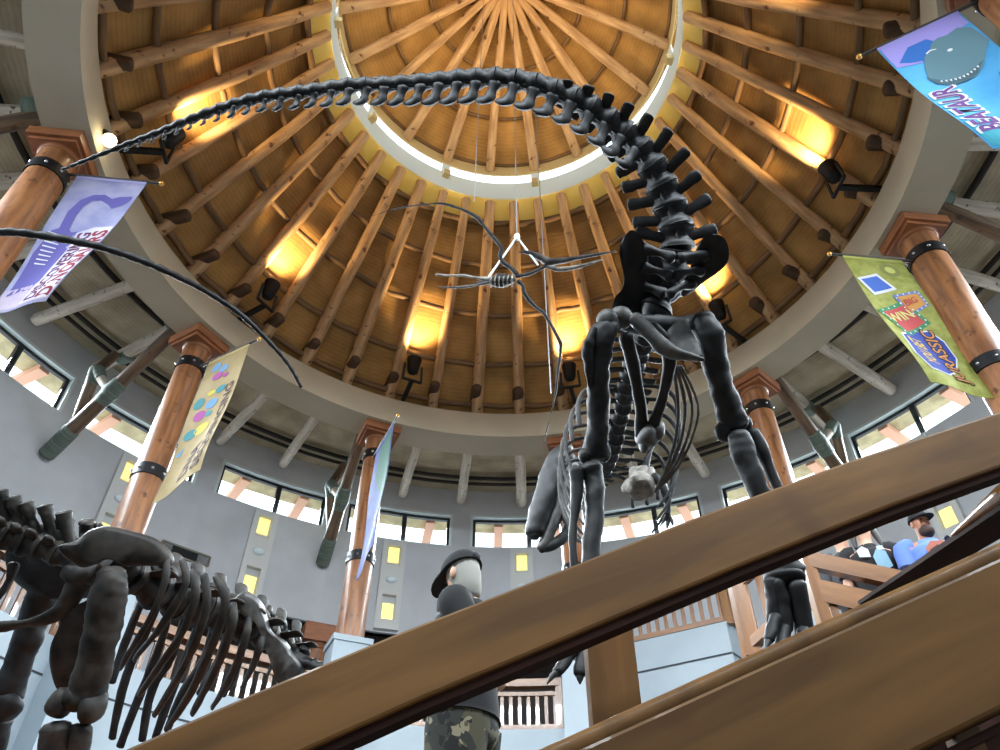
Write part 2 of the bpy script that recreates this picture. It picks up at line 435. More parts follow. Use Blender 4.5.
# oculus
mb = MB(); band(mb, 0, 360, [(4.5,17.12),(4.085,17.57),(4.3,17.75),(4.6,17.5)], 80, True); struct(mb.build('trim_3', M['yellow']))
mb = MB()
band(mb, 0, 360, [(4.09,17.55),(4.09,18.3),(4.125,18.3),(4.125,17.55)], 80, True)
for k in range(10):
    c = -24+36*k
    band(mb, c-1.6, c+1.6, [(4.09,18.3),(4.09,18.72),(4.125,18.72),(4.125,18.3)], 2, True)
struct(mb.build('wall_oculus', M['white']))
mb = MB(); band(mb, 0, 360, [(4.09,18.72),(4.09,19.15),(4.125,19.15),(4.125,18.72)], 80, True)
struct(mb.build('trim_4', M['cream']))
for k in range(10):
    c = -24+36*k
    root = bpy.data.objects.new('window_%d' % (21+k), None); COL.objects.link(root); root.location = POL(4.12, c+18, 18.3); struct(root)
    mb = MB(); band(mb, c+1.6, c+34.4, [(4.1,18.3),(4.125,18.3),(4.125,18.32),(4.1,18.32)], 12, True); mb.build('window_sill', M['reveal'], root)
    mb = MB(); band(mb, c+1.7, c+34.3, [(4.11,18.32),(4.11,18.72)], 12); mb.build('pane', M['glass'], root)
    if -110 < ((c+180) % 360)-180 < 110:
        mb = MB(); mb.box(POL(4.0,c,18.12), radial(c)*.08, V((-radial(c).y,radial(c).x,0))*.09, V((0,0,.1)))
        o = mb.build('wood_block', M['cream'], None, POL(4.0,c,18.0)); tag(o, 'small square cream block fixed on the white band below the skylight slots', 'block', 'cream blocks on the white oculus band')
# upper dome
mb = MB(); band(mb, 0, 360, [(4.3,19.08),(.02,22.28)], 80); struct(mb.build('ceiling_3', M['mat_dome']))
for i, k in enumerate((.02, .27, .52, .76)):
    r = 4.12*(1-k)+.02; z = 19.12+(22.2-19.12)*k
    mb = MB(); mb.sweep([POL(r,a,z+random.uniform(-.02,.02)) for a in arcs(0,360,80)[:-1]], .05, n=8, sub=1, closed=True)
    o = mb.build('upper_purlin', M['purlin'], None, POL(r,0,z))
    tag(o, ['lowest hoop pole of the upper dome along the cream board', 'second hoop pole up the upper dome', 'third hoop pole up the upper dome', 'smallest hoop pole near the peak of the upper dome'][i], 'purlin')
for k in range(20):
    a = -6+18*k; a = ((a+180) % 360)-180
    r = .13+random.uniform(-.01,.015)
    mb = MB(); mb.sweep([POL(4.12,a,18.93), POL(2.8,a+random.uniform(-.5,.5),19.93), POL(1.4,a,20.98), POL(.2,a,21.88)], [r*1.05,r,r*.95,r*.8], n=12, sub=3, amp=.012, freq=3, cap=.4)
    o = mb.build('peak_rafter', M['rafter'], None, POL(4.12,a,18.93))
    tag(o, 'brown peeled log rafter of the upper dome running to its peak', 'rafter', 'log rafters of the upper dome')
mb = MB(); mb.lathe(POL(0,0,21.6), [(.05,0),(.28,.03),(.32,.1),(.32,.5)], 20)
tag(mb.build('peak_boss', M['cap'], None, POL(0,0,21.6)), 'round wooden boss where the upper dome rafters meet', 'boss')

# ------------------------------------------------------------------ columns
COLS = {-96:('A',.30),-60:('B',.275),-24:('C',.275),12:('G',.275),48:('E',.285),84:('D',.32),120:('F',.32)}
COL_LABEL = {-96:'varnished log column at the left edge beside the purple banner',
 -60:'varnished log column with square cap behind the yellow banner above the left skeleton',
 -24:'varnished log column with square cap beside the narrow blue and green banner',
 12:'varnished log column mostly hidden behind the black standing skeleton',
 48:'varnished log column with square cap just right of the black skeleton leg',
 84:'varnished log column with square cap beside the lime green banner',
 120:'varnished log column in the top right corner beside the blue banner'}
for az, (nm, cr) in COLS.items():
    base = POL(7.81, az, 6.3); r_ = radial(az); t_ = V((-r_.y, r_.x, 0)); Z = V((0,0,1))
    root = thing('log_column', base, COL_LABEL[az], 'column', None)
    mb = MB(); mb.sweep([POL(7.81,az,6.3),POL(7.81,az,8.2),POL(7.81,az,9.9),POL(7.81,az,11.5)], [cr*1.08,cr*1.05,cr*1.02,cr], up=r_, n=28, sub=4, cap=0, amp=.008, freq=1.5)
    mb.build('shaft', M['column'], root)
    mb = MB(); mb.box(POL(7.81,az,11.655), r_*.45, t_*.45, Z*.1); mb.box(POL(7.81,az,11.52), r_*.39, t_*.39, Z*.035)
    mb.build('cap', M['cap'], root)
    mb = MB(); mb.lathe(POL(7.81,az,11.41), [(cr*1.01,0),(cr*1.09,.02),(cr*1.09,.06),(cr*1.17,.075)], 28); mb.build('neck_molding', M['cap'], root)
    for zb in (10.83, 8.05):
        mb = MB(); q = cr*(1.03 if zb > 9 else 1.075)
        mb.lathe(POL(7.81,az,zb), [(q,0),(q+.018,.005),(q+.018,.24),(q,.245)], 28)
        bd = mb.build('steel_band', M['steel'], root)
        mb = MB()
        for k in range(8):
            d = r_*math.cos(k*PI/4+.3)+t_*math.sin(k*PI/4+.3)
            mb.blob(POL(7.81,az,zb+.12)+d*(q+.02), .028,.028,.028, n=8, m=5)
        mb.build('band_bolts', M['bolt'], bd)
    # plastered pedestal
    mb = MB(); mb.box(POL(7.81,az,6.3-.06), r_*.41, t_*.41, Z*.06); mb.box(POL(7.81,az,(6.18-1.5)/2), r_*.38, t_*.38, Z*(6.18+1.5)/2)
    o = mb.build('pedestal', M['white_panel'], None, POL(7.81,az,-1.5))
    tag(o, 'pale square pedestal under '+{-96:'the leftmost log column',-60:'the column with the yellow banner',-24:'the column with the blue and green banner',12:'the column behind the black skeleton',48:'the column right of the black skeleton',84:'the column with the lime green banner',120:'the column with the bright blue banner'}[az], 'pedestal')
    # strut group: a long pole from the wall to the ring, a short prop and a link, lashed with green wrap
    lab = {-96:'of the leftmost column', -60:'behind the column with the yellow banner', -24:'beside the blue and green banner', 12:'behind the black skeleton',
           48:'right of the black skeleton', 84:'at the lime green banner column', 120:'in the top right corner'}[az]
    s = -1 if az < 30 else 1
    root = thing('lashed_brace', POL(WR-.02, az, 10.0), 'lashed log brace from wall to ring beam '+lab, 'brace')
    lo = POL(WR-.1, az+s*.7, 10.05); up_ = POL(8.2, az+s*2.0, 12.45)
    def on(t): return lo.lerp(up_, t)
    def pole(name, m, pts, rr, **k):
        mb = MB(); mb.sweep(pts, rr, n=14, sub=3, **k); mb.build(name, m, root)
    pole('long_pole', M['brace_log'], [on(.04), on(.33), on(.66), on(1)], [.17,.165,.15,.14], amp=.01, freq=3)
    pole('pole_sleeve', M['lash'], [on(-.01), on(.05), on(.17)], [.185,.19,.19], cap=.3)
    node = POL(10.65, az+s*2.7, 11.75)
    pole('prop_pole', M['brace_log'], [on(.19)+Z*.05, on(.19).lerp(node,.5)+r_*.03, node], .125, amp=.008, freq=3)
    pole('link_pole', M['gray_log'], [node, node.lerp(on(.45),.5), on(.45)], .115)
    pole('lashing', M['lash'], [on(.38), on(.45), on(.52)], [.175,.2,.175], amp=.03, freq=9)
    pole('lashing', M['lash'], [node.lerp(on(.19),.22), node+Z*.04, node.lerp(on(.45),.35)], [.14,.15,.13], amp=.02, freq=9)
    pole('link_pole', M['brace_log'], [node+Z*.03, POL(10.75,az+s*1.2,12.55)], [.12,.12])
    pole('lashing', M['lash'], [POL(10.6,az,12.72), POL(10.9,az,12.7)], [.185,.185], cap=.2)
    pole('lashing', M['lash'], [POL(8.65,az+s*2.4,12.4), POL(8.25,az+s*2.4,12.5)], [.2,.2], cap=.2, amp=.02, freq=6)

# ------------------------------------------------------------------ spot fixtures on the ring, aimed up the dome
for az in COLS:
    c = POL(6.45, az+3, 13.05); r_ = radial(az); t_ = V((-r_.y,r_.x,0)); Z = V((0,0,1))
    lab = {-96:'at the bright bulb by the leftmost column', -60:'above the yellow banner column', -24:'above the blue and green banner column', 12:'behind the black skeleton ribs',
           48:'right of the black skeleton hip', 84:'above the lime green banner column', 120:'above the blue banner'}[az]
    root = thing('spotlight', c, 'black spotlight on the ring beam '+lab, 'spotlight')
    ax = (Z*1.0 - r_*.12).normalized()
    mb = MB(); mb.lathe(c-ax*.25, [(.05,0),(.12,.03),(.15,.12),(.17,.3),(.19,.42),(.19,.46),(.165,.46),(.16,.4)], 18, ax, t_); mb.build('housing', M['steel'], root)
    mb = MB(); mb.lathe(c-ax*.25, [(.155,.41),(.12,.425),(.01,.43)], 18, ax, t_); mb.build('lens', M['lens'], root)
    mb = MB(); mb.bar(c-t_*.24-Z*.5, c-t_*.22+Z*.02, .03, .06); mb.bar(c+t_*.24-Z*.5, c+t_*.22+Z*.02, .03, .06); mb.bar(c-t_*.25-Z*.5, c+t_*.25-Z*.5, .06, .05); mb.bar(c-Z*.5, POL(7.3,az+3,12.56), .1, .1)
    mb.build('yoke', M['steel'], root)
# bulb lamp hanging on the inner face of the ring near the left column
b = POL(7.08, -97.5, 11.95)
root = thing('bulb_lamp', b, 'small bright round bulb lamp on the ring beam beside the leftmost column', 'lamp')
mb = MB(); mb.blob(b, .12,.12,.12, n=16, m=10); mb.build('bulb', M['bulb'], root)
mb = MB(); mb.sweep([b+radial(-97.5)*.02+V((0,0,.1)), b+radial(-97.5)*.1+V((0,0,.2)), POL(7.28,-97.5,12.2)], [.07,.05,.06], n=10, sub=3); mb.build('socket', M['steel'], root)

# ------------------------------------------------------------------ wall light panels
for c, lab in ((-51,'left of the yellow banner column'), (-33,'between the yellow and the blue banner columns'), (-15,'right of the blue and green banner column'), (3,'right of the capped man'), (57,'above the man in the blue shirt')):
    base = POL(WR, c-.3, 8.45); r_ = radial(c-.3); t_ = V((r_.y,-r_.x,0)); Z = V((0,0,1))
    root = thing('wall_light', base, 'gray wall light panel with yellow openings '+lab, 'wall light')
    def at(u, z, d): return POL(WR, c-.3, z)+t_*u-r_*d
    mb = MB(); w = .33
    zs = [8.45, 8.72, 9.42, 10.3, 10.92, 11.05]
    mb.box(at(0,(8.45+8.72)/2,.06), t_*w, r_*.08, Z*.135); mb.box(at(0,(9.42+10.3)/2,.06), t_*w, r_*.08, Z*.44); mb.box(at(0,(10.92+11.08)/2,.06), t_*w, r_*.08, Z*.08)
    for s in (-1,1):
        for z0, z1 in ((8.72,9.42),(10.3,10.92)): mb.box(at(s*(w-.07),(z0+z1)/2,.06), t_*.07, r_*.08, Z*(z1-z0)/2)
    mb.build('panel', M['sconce'], root)
    for z0, z1 in ((8.72,9.42),(10.3,10.92)):
        mb = MB(); mb.box(at(0,(z0+z1)/2,-.01), t_*(w-.14), r_*.01, Z*(z1-z0)/2); mb.build('recess', M['sconce_in'], root)
        zz = z0+.02 if z0 < 9 else z1-.48
        mb = MB(); mb.box(at(0,zz+.23,.03), t_*.15, r_*.02, Z*.23); mb.build('lit_pane', M['amber'], root)
    mb = MB(); mb.blob(at(0,9.86,.16), .16,.07,.1, (t_,r_,Z), 14, 8); mb.build('emergency_light', M['white'], root)
# air vents in the wall
for (u, v, w, lab) in ((185,554,1.25,'long dark slotted air vent in the gray wall above the left skeleton ribs'), (443,607,.3,'small dark air vent in the wall left of the capped man')):
    # the point of the wall seen there
    d = P(u,v,1)-V((0,0,EYE)); a_ = d.x**2+d.y**2; b_ = -(d.x*CXY.x+d.y*CXY.y); c_ = CXY.x**2+CXY.y**2-WR**2
    t = (-b_+math.sqrt(b_*b_-a_*c_))/a_; p = d*t; az = math.degrees(math.atan2(p.x-CXY.x,p.y-CXY.y))
    r_ = radial(az); t_ = V((r_.y,-r_.x,0)); Z = V((0,0,1)); c = POL(WR,az,p.z)
    root = thing('air_vent', c, lab, 'vent')
    mb = MB(); h = .13
    for s in (-1,1): mb.box(c-r_*.01+Z*h*s, t_*w/2, r_*.03, Z*.025); mb.box(c-r_*.01+t_*(w/2)*s, t_*.025, r_*.03, Z*h)
    mb.build('vent_frame', M['sconce_in'], root)
    mb = MB(); mb.box(c-r_*.003, t_*w/2, r_*.01, Z*h); mb.build('vent_back', M['groove'], root)
    mb = MB()
    for k in range(6): mb.box(c-r_*.03+Z*(-.1+.04*k), t_*w/2*.98, r_*.015+Z*.008, Z*.006)
    mb.build('vent_slats', M['frame_black'], root)
# ================================================================== GALLERY, RAILS
def cylhit(px, py, r):
    d = P(px,py,1)-V((0,0,EYE)); a_ = d.x**2+d.y**2; b_ = -(d.x*CXY.x+d.y*CXY.y); c_ = CXY.x**2+CXY.y**2-r*r
    t = (-b_+math.sqrt(b_*b_-a_*c_))/a_; p = d*t
    return math.degrees(math.atan2(p.x-CXY.x,p.y-CXY.y)), p.z
Z = V((0,0,1))
GR = 7.95
mb = MB(); band(mb, -105, 24, [(GR,-1.5),(GR,4.9),(GR+.25,4.9),(GR+.25,-1.5)], 60, True); band(mb, -105, 24, [(GR-.006,4.32),(GR-.006,4.345)], 60)
o = mb.build('wall_gallery', M['white_panel']); struct(o)
mb = MB(); band(mb, -105, 24, [(GR-.008,4.3),(GR-.008,4.335)], 60); mb.build('groove_line', M['groove'], o)
mb = MB(); band(mb, -105, 24, [(GR+.25,4.75),(WR,4.75),(WR,4.9),(GR+.25,4.9)], 40, True); struct(mb.build('ceiling_4', M['dark_board']))
# curved gallery balustrades between the columns
def curved_rail(a0, a1, zb, label, gid, r=GR+.12):
    mid = (a0+a1)/2
    root = thing('gallery_railing', POL(r, mid, zb), label, 'railing')
    def rail(z, w, h, name):
        mb = MB(); band(mb, a0, a1, [(r-w/2,z),(r-w/2,z+h),(r+w/2,z+h),(r+w/2,z)], 10, True); mb.build(name, M['wood_rail'], root)
    rail(zb, .16, .1, 'bottom_rail'); rail(zb+.86, .2, .15, 'top_rail'); rail(zb+.68, .1, .08, 'middle_rail')
    n = max(3, int((a1-a0)*PI/180*r/.19))
    for k in range(n+1):
        a = a0+(a1-a0)*(k+.5)/(n+1); rr = radial(a); tt = V((rr.y,-rr.x,0))
        mb = MB(); mb.box(POL(r,a,zb+.4), rr*.02, tt*.036, Z*.32); mb.build('baluster', M['wood_rail'], root)
    for a in (a0,a1):
        rr = radial(a); tt = V((rr.y,-rr.x,0))
        mb = MB(); mb.box(POL(r,a,zb+.5), rr*.07, tt*.07, Z*.52); mb.build('post', M['wood_rail'], root)
curved_rail(-94, -62.5, 4.8, 'wooden gallery railing with balusters behind the left skeleton hip', 1)
curved_rail(-57.5, -26.5, 4.8, 'wooden gallery railing behind the left skeleton ribs', 2)
curved_rail(-21.5, 8.2, 4.9, 'wooden gallery railing behind the capped man in camouflage', 3)
# raised overlook on the right: pale boxed front with a baluster rail turning its corner
def pill(a, b, w=.1, h=.1): pass
o1 = P(628,655,18.6); o1.z = EYE+6.55; c1 = P(733,615,17.2); c1.z = EYE+6.55
z_top = EYE+6.5
A0 = PZ(618,646,6.5); A1 = PZ(726,621,6.5); A2 = PZ(752,641,6.5)
A2 = A1 + (A2-A1).normalized()*1.2
out = V((0,0,1)).cross(A1-A0).normalized()
root = thing('overlook_box', V((A0.x,A0.y,0)), 'pale boxed overlook front with dark groove behind the wooden post', 'overlook')
mb = MB()
B0 = A0 + (A2-A1); down = V((0,0,-(z_top)))
mb.quad(A0, A1, A1+down, A0+down); mb.quad(A1, A2, A2+down, A1+down); mb.quad(A2, B0, B0+down, A2+down); mb.quad(B0, A0, A0+down, B0+down)
mb.quad(A0, A1, A2, B0)
mb.build('box_front', M['white_panel'], root)
mb = MB(); e = .012; g = V((0,0,-.62))
fo = V(((A1-A0).y, -(A1-A0).x, 0)).normalized(); so = V(((A2-A1).y, -(A2-A1).x, 0)).normalized()
if fo.y > 0: fo = -fo
if so.dot(A0-A1) > 0: so = -so
mb.quad(A0+g+fo*e, A1+g+fo*e, A1+g+fo*e-Z*.035, A0+g+fo*e-Z*.035); mb.quad(A1+g+so*e, A2+g+so*e, A2+g+so*e-Z*.035, A1+g+so*e-Z*.035)
mb.build('groove_line', M['groove'], root)
def straight_rail(name, pts, zrel, label, hb=.95, sp=.2, cat='railing', bottom=.04, tw=.2):
    """wooden balustrade along a polyline of base points"""
    root = thing(name, pts[0], label, cat)
    for a, b in zip(pts, pts[1:]):
        t = (b-a); L = t.length; t = t.normalized()
        mb = MB(); mb.bar(a+Z*(bottom+.05), b+Z*(bottom+.05), .14, .1); mb.build('bottom_rail', M['wood_rail'], root)
        mb = MB(); mb.bar(a+Z*(hb-.07), b+Z*(hb-.07), tw, .14); mb.build('top_rail', M['wood_rail'], root)
        mb = MB(); mb.bar(a+Z*(hb-.24), b+Z*(hb-.24), .07, .08); mb.build('middle_rail', M['wood_rail'], root)
        n = int(L/sp); d = V((t.x,t.y,0)).normalized(); nn = V((-d.y,d.x,0))
        for k in range(n):
            p = a.lerp(b,(k+.5)/n); mb = MB(); mb.box(p+Z*(bottom+.1+(hb-.38)/2), d*.036, nn*.02, Z*((hb-.38)/2)); mb.build('baluster', M['wood_rail'], root)
    for p in pts:
        mb = MB(); mb.box(p+Z*(hb/2), V((.08,0,0)), V((0,.08,0)), Z*(hb/2+.03)); mb.build('post', M['wood_rail'], root)
    return root
inn = (A2-A1).normalized()*.15
straight_rail('overlook_railing', [A0-fo*.12, A1-fo*.12, A2-fo*.1], 0, 'wooden baluster railing on top of the pale boxed overlook', 1.0, .19)
# far landing flight: a railing going up behind the black foot
straight_rail('landing_railing', [P(752,655,7.9), P(806,596,7.9)-Z*.1], 0, 'wooden baluster railing left of the black skeleton foot', 1.0, .16)
# railing in front of the people on the right
a = P(806,560,7.0); b = P(912,583,6.6)
root = thing('people_railing', a-Z*1.0, 'glossy wooden plank railing in front of the man in the blue shirt', 'railing')
t = (b-a).normalized(); b2 = a+t*2.2
def plank(p, q, w, h, name): mb = MB(); mb.bar(p, q, w, h); return mb.build(name, M['wood_rail'], root)
plank(a, b2, .1, .15, 'top_plank'); plank(a-Z*.31, b2-Z*.31, .09, .2, 'lower_plank'); plank(a-Z*.205, b2-Z*.205, .05, .03, 'trim_strip')
mb = MB(); mb.box(a-Z*.42+V((0,0,.05)), V((.055,0,0)), V((0,.055,0)), Z*.65); mb.build('post', M['wood_rail'], root)
for k in (1,2):
    p = a+t*(.78*k); mb = MB(); mb.box(p-Z*.18, t*.05, t.cross(Z)*.04, Z*.16); mb.build('spacer_block', M['wood_rail'], root)
d = V((t.x,t.y,0)).normalized()
for k in range(14):
    p = a+t*(.12+.15*k)-Z*.68; mb = MB(); mb.box(p, d*.03, d.cross(Z)*.018, Z*.29); mb.build('baluster', M['wood_rail'], root)
plank(a-Z*1.0, b2-Z*1.0, .1, .09, 'bottom_rail')

# ---------------------------------------------------------------- near stair guard: planks and post
def fit_plank(pa, pb, da, db, h, thick, name, label, m, uplen=(0,0), underside=None):
    """plank whose top front edge passes two points; h tall, thick deep"""
    A = P(*pa, da); B = P(*pb, db); t = (B-A).normalized(); A = A-t*uplen[0]; B = B+t*uplen[1]
    s = t.cross(Z).normalized()
    if s.y < 0: s = -s
    u = s.cross(t).normalized()
    if u.z < 0: u = -u
    L = (B-A).length; e = .012
    prof = [(0,-e),(e*.3,-e*.3),(e,0),(thick-e,0),(thick,-e),(thick,-h+e),(thick-e,-h),(e,-h),(e*.3,-h+e*.3),(0,-h+e)]
    mb = MB(); n = len(prof)
    ra = [mb.add(A+s*x+u*y) for x,y in prof]; rb = [mb.add(B+s*x+u*y) for x,y in prof]
    acc = 0
    for i in range(n):
        j = (i+1)%n; l = math.hypot(prof[j][0]-prof[i][0], prof[j][1]-prof[i][1])
        mb.face([ra[i],rb[i],rb[j],ra[j]], [(0,acc),(L,acc),(L,acc+l),(0,acc+l)], False); acc += l
    mb.face(ra, None, False); mb.face(list(reversed(rb)), None, False)
    return mb, A, B, t, s, u
root = thing('stair_guard_rail', P(615,640,2.4)-Z*1.3, 'wide varnished wooden stair rail plank crossing the foreground with its short post', 'railing')
def dep(x): return 1/(.4+(x-320)/660*(1/3.35-.4))
TOPL = [(-160,874),(-20,811),(124,749),(250,693.5),(400,631.5),(500,593),(600,554),(700,515),(850,460),(1000,411),(1120,374)]
TP = [P(x,y,dep(x)) for x,y in TOPL]
t = (TP[9]-TP[2]).normalized(); s = t.cross(Z).normalized(); s = s if s.y > 0 else -s; u = s.cross(t); u = u if u.z > 0 else -u
def loft(name, prof, m, tops):
    mb = MB(); n = len(prof); acc = 0; rows = []; L = [0]
    for p, q in zip(tops, tops[1:]): L.append(L[-1]+(q-p).length)
    for p in tops: rows.append([mb.add(p+s*x+u*y) for x,y in prof])
    for i in range(n):
        j = (i+1)%n; l = math.hypot(prof[j][0]-prof[i][0], prof[j][1]-prof[i][1])
        for k in range(len(tops)-1): mb.face([rows[k][i],rows[k+1][i],rows[k+1][j],rows[k][j]], [(L[k],acc),(L[k+1],acc),(L[k+1],acc+l),(L[k],acc+l)], False)
        acc += l
    mb.face(rows[0], None, False); mb.face(list(reversed(rows[-1])), None, False)
    return mb.build(name, m, root)
h = .242; e = .012; th = .055
loft('rail_plank', [(0,-e),(e*.3,-e*.3),(e,0),(th-e,0),(th,-e),(th,-h+e),(th-e,-h),(e,-h),(e*.3,-h+e*.3),(0,-h+e)], M['wood'], TP)
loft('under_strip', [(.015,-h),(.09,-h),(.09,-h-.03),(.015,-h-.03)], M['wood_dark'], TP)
pc = P(615,690,dep(615)-.02); pt = V((t.x,t.y,0)).normalized()
mb = MB(); mb.box(pc+s*.05, pt*.092, V((s.x,s.y,0)).normalized()*.055, Z*.3); mb.build('post', M['wood'], root)
# lower wide plank with rounded cap moulding, nearer
root = thing('stair_skirt_board', P(800,680,1.8)-Z*.8, 'wide glossy wooden board filling the lower right corner below the stair rail', 'board')
mb, A2_, B2_, t2, s2, u2 = fit_plank((650,716),(1000,557), 2.05, 2.25, .34, .09, '', '', None, (1.4,.9))
mb.build('board_face', M['wood'], root)
mb = MB(); L = (B2_-A2_).length
q0 = A2_+u2*.012+s2*.03; mb.sweep([q0, q0+t2*L*.5, q0+t2*L], .03, .034, up=u2, n=16, sub=6, cap=0); mb.build('cap_moulding', M['wood'], root)
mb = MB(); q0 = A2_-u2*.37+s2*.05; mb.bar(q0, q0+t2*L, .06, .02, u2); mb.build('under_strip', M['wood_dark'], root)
# dark undersided rail of the far side of the stair
root = thing('dark_handrail', P(900,580,2.4)-Z*1.0, 'dark handrail with tan face rising to the right edge below the man in blue', 'railing')
q0 = P(1040,479,2.6); q1 = P(858,603,5.4); t3 = (q1-q0).normalized(); s3 = t3.cross(Z).normalized(); s3 = s3 if s3.y > 0 else -s3; u3 = s3.cross(t3); u3 = u3 if u3.z > 0 else -u3
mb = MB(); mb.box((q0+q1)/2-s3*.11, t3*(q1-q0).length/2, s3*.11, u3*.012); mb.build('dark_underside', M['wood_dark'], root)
mb = MB(); qm = q0.lerp(q1,.3); mb.sweep([q0+u3*.05, q0.lerp(qm,.5)+u3*.035, qm+u3*.012], [.02,.02,.01], [.045,.028,.006], up=u3, n=8, sub=2, cap=0); mb.build('rail_face', M['wood_rail'], root)
# baluster seen below the board in the corner
root = thing('corner_baluster', P(965,745,2.0)-Z*.8, 'brown wooden baluster in the bottom right corner under the wide board', 'baluster')
mb = MB(); mb.box(P(966,745,2.0)-Z*.2, V((.035,0,0)), V((0,.03,0)), Z*.42); mb.build('baluster_shaft', M['wood'], root)
mb = MB(); mb.box(P(985,765,2.5)-Z*.2, V((.3,0,0)), V((0,.02,0)), Z*.3); mb.build('side_panel', M['wood_dark'], root)

# lower gallery column cap in the recess, behind the left railing
a, z = cylhit(318,640,11.2)
root = thing('recess_column', POL(11.2,a,z-4), 'short brown column with square cap in the dark recess left of the banner column', 'column')
rr = radial(a); tt = V((rr.y,-rr.x,0))
mb = MB(); mb.box(POL(11.2,a,z+.05), rr*.4, tt*.42, Z*.22); mb.build('cap', M['cap'], root)
mb = MB(); mb.lathe(POL(11.2,a,z-.3), [(.27,0),(.3,.03),(.3,.07),(.33,.1),(.33,.14)], 24); mb.build('neck_molding', M['cap'], root)
mb = MB(); mb.lathe(POL(11.2,a,z-4), [(.28,0),(.26,3.72)], 24); mb.build('shaft', M['column'], root)

# ================================================================== BANNERS
def banner(az, wtop, wbot, ztop, zbot_out, zbot_in, label, side, base, gl):
    """cloth hung from a rod that points to the middle of the rotunda; u: 0 at the column, 1 at the rod tip; v: 0 top, 1 bottom"""
    r_ = radial(az); t_ = V((r_.y,-r_.x,0))*(-side)
    root = thing('hanging_banner', POL(7.5, az, ztop), label, 'banner')
    def pt(u, v, off=0):
        r0 = wtop[0]+(wbot[0]-wtop[0])*v; r1 = wtop[1]+(wbot[1]-wtop[1])*(v**1.4)
        r = r0+(r1-r0)*u
        zb = zbot_in+(zbot_out-zbot_in)*(1-u)
        z = ztop+(zb-ztop)*v - .05*math.sin(u*PI)*v
        w = .06*math.sin(v*7+u*2)*v+.05*math.sin(u*6+v*3)*(v*.7)
        return POL(r, az, z)+t_*(w+off)
    nu, nv = 10, 26
    mb = MB()
    for sgn in (-1,1):
        g = [[mb.add(pt(i/nu, j/nv, sgn*.004)) for i in range(nu+1)] for j in range(nv+1)]
        for j in range(nv):
            for i in range(nu): mb.face([g[j][i],g[j][i+1],g[j+1][i+1],g[j+1][i]], [(i/nu,j/nv),((i+1)/nu,j/nv),((i+1)/nu,(j+1)/nv),(i/nu,(j+1)/nv)])
    mb.build('cloth', base, root)
    mb = MB(); mb.sweep([POL(wtop[0]+.25,az,ztop+.02), POL(wtop[1]-.22,az,ztop+.02)], .028, n=10, sub=1, cap=.2); rd = mb.build('rod', M['rod'], root)
    mb = MB(); mb.blob(POL(wtop[1]-.24,az,ztop+.02), .045,.045,.045, n=10, m=6); mb.build('rod_tip', M['brass'], rd)
    mb = MB(); g = [[mb.add(pt(i/nu, v, .012)) for i in range(nu+1)] for v in (0,.025)]
    for i in range(nu): mb.face([g[0][i],g[0][i+1],g[1][i+1],g[1][i]])
    mb.build('hem', gl, root)
    return root, pt
def shape(root, pt, poly, m, name, off=.012, label=None):
    """flat printed shape: polygon of (u, v) laid on the cloth"""
    bm = bmesh.new()
    vs_ = [bm.verts.new((x,y,0)) for x,y in poly]; bm.faces.new(vs_)
    bmesh.ops.triangulate(bm, faces=bm.faces)
    for _ in range(5):
        es = [e for e in bm.edges if abs(e.verts[0].co.x-e.verts[1].co.x) > .1 or abs(e.verts[0].co.y-e.verts[1].co.y) > .045]
        if es: bmesh.ops.subdivide_edges(bm, edges=es, cuts=1); bmesh.ops.triangulate(bm, faces=bm.faces)
    for v in bm.verts: v.co = pt(max(0.005,min(.995,v.co.x)), max(0.005,min(.995,v.co.y)), off)
    me = bpy.data.meshes.new(name); bm.to_mesh(me); bm.free(); me.materials.append(m)
    o = bpy.data.objects.new(name, me); COL.objects.link(o); o.parent = root; o.matrix_parent_inverse = ROOTINV(root)
    return o
def text(root, pt, s, u, v0, v1, hgt, m, name, off=.016, mode='up', bold=0, shear=0):
    """lettering on the cloth. mode up: reads from the bottom upwards, letter tops toward the column; across: reads along the rod"""
    cu = bpy.data.curves.new('lettering', 'FONT'); cu.body = s; cu.size = 1; cu.offset = bold; cu.shear = shear; cu.resolution_u = 3
    tmp = bpy.data.objects.new('lettering', cu); COL.objects.link(tmp)
    dg = bpy.context.evaluated_depsgraph_get(); me = bpy.data.meshes.new_from_object(tmp.evaluated_get(dg))
    bpy.data.objects.remove(tmp); bpy.data.curves.remove(cu)
    xs = [q.co.x for q in me.vertices]; ys = [q.co.y for q in me.vertices]
    x0, x1, y0, y1 = min(xs), max(xs), min(ys), max(ys)
    me.name = name
    for q in me.vertices:
        a = (q.co.x-x0)/(x1-x0); b = (q.co.y-y0)/(y1-y0)
        if mode == 'up': uu, vv = u-TOPS*hgt*(b-.5), v0+(v1-v0)*a
        else: uu, vv = v0+(v1-v0)*a, u+hgt*(.5-b)
        q.co = pt(uu, vv, off)
    me.materials.clear(); me.materials.append(m)
    for p in me.polygons: p.material_index = 0
    o = bpy.data.objects.new(name, me); COL.objects.link(o); o.parent = root; o.matrix_parent_inverse = ROOTINV(root)
    return o
def ell(cu, cv, ru, rv, n=18, rot=0):
    return [(cu+ru*math.cos(2*PI*k/n)*math.cos(rot)-ru*math.sin(2*PI*k/n)*math.sin(rot)*.5, cv+rv*math.sin(2*PI*k/n)) for k in range(n)]
def dim(c): return tuple(int(x*.78) for x in c)
def cloth(name, c1, c2, sc=2.5): return textured(name, dim(c1), dim(c2), (1,1,1), sc, 4, .75, 'Object', 0, spec=.2)
def ink(name, c): return plain(name, dim(c), .75, spec=.2)
W_ = ink('white_ink', (232,232,236))
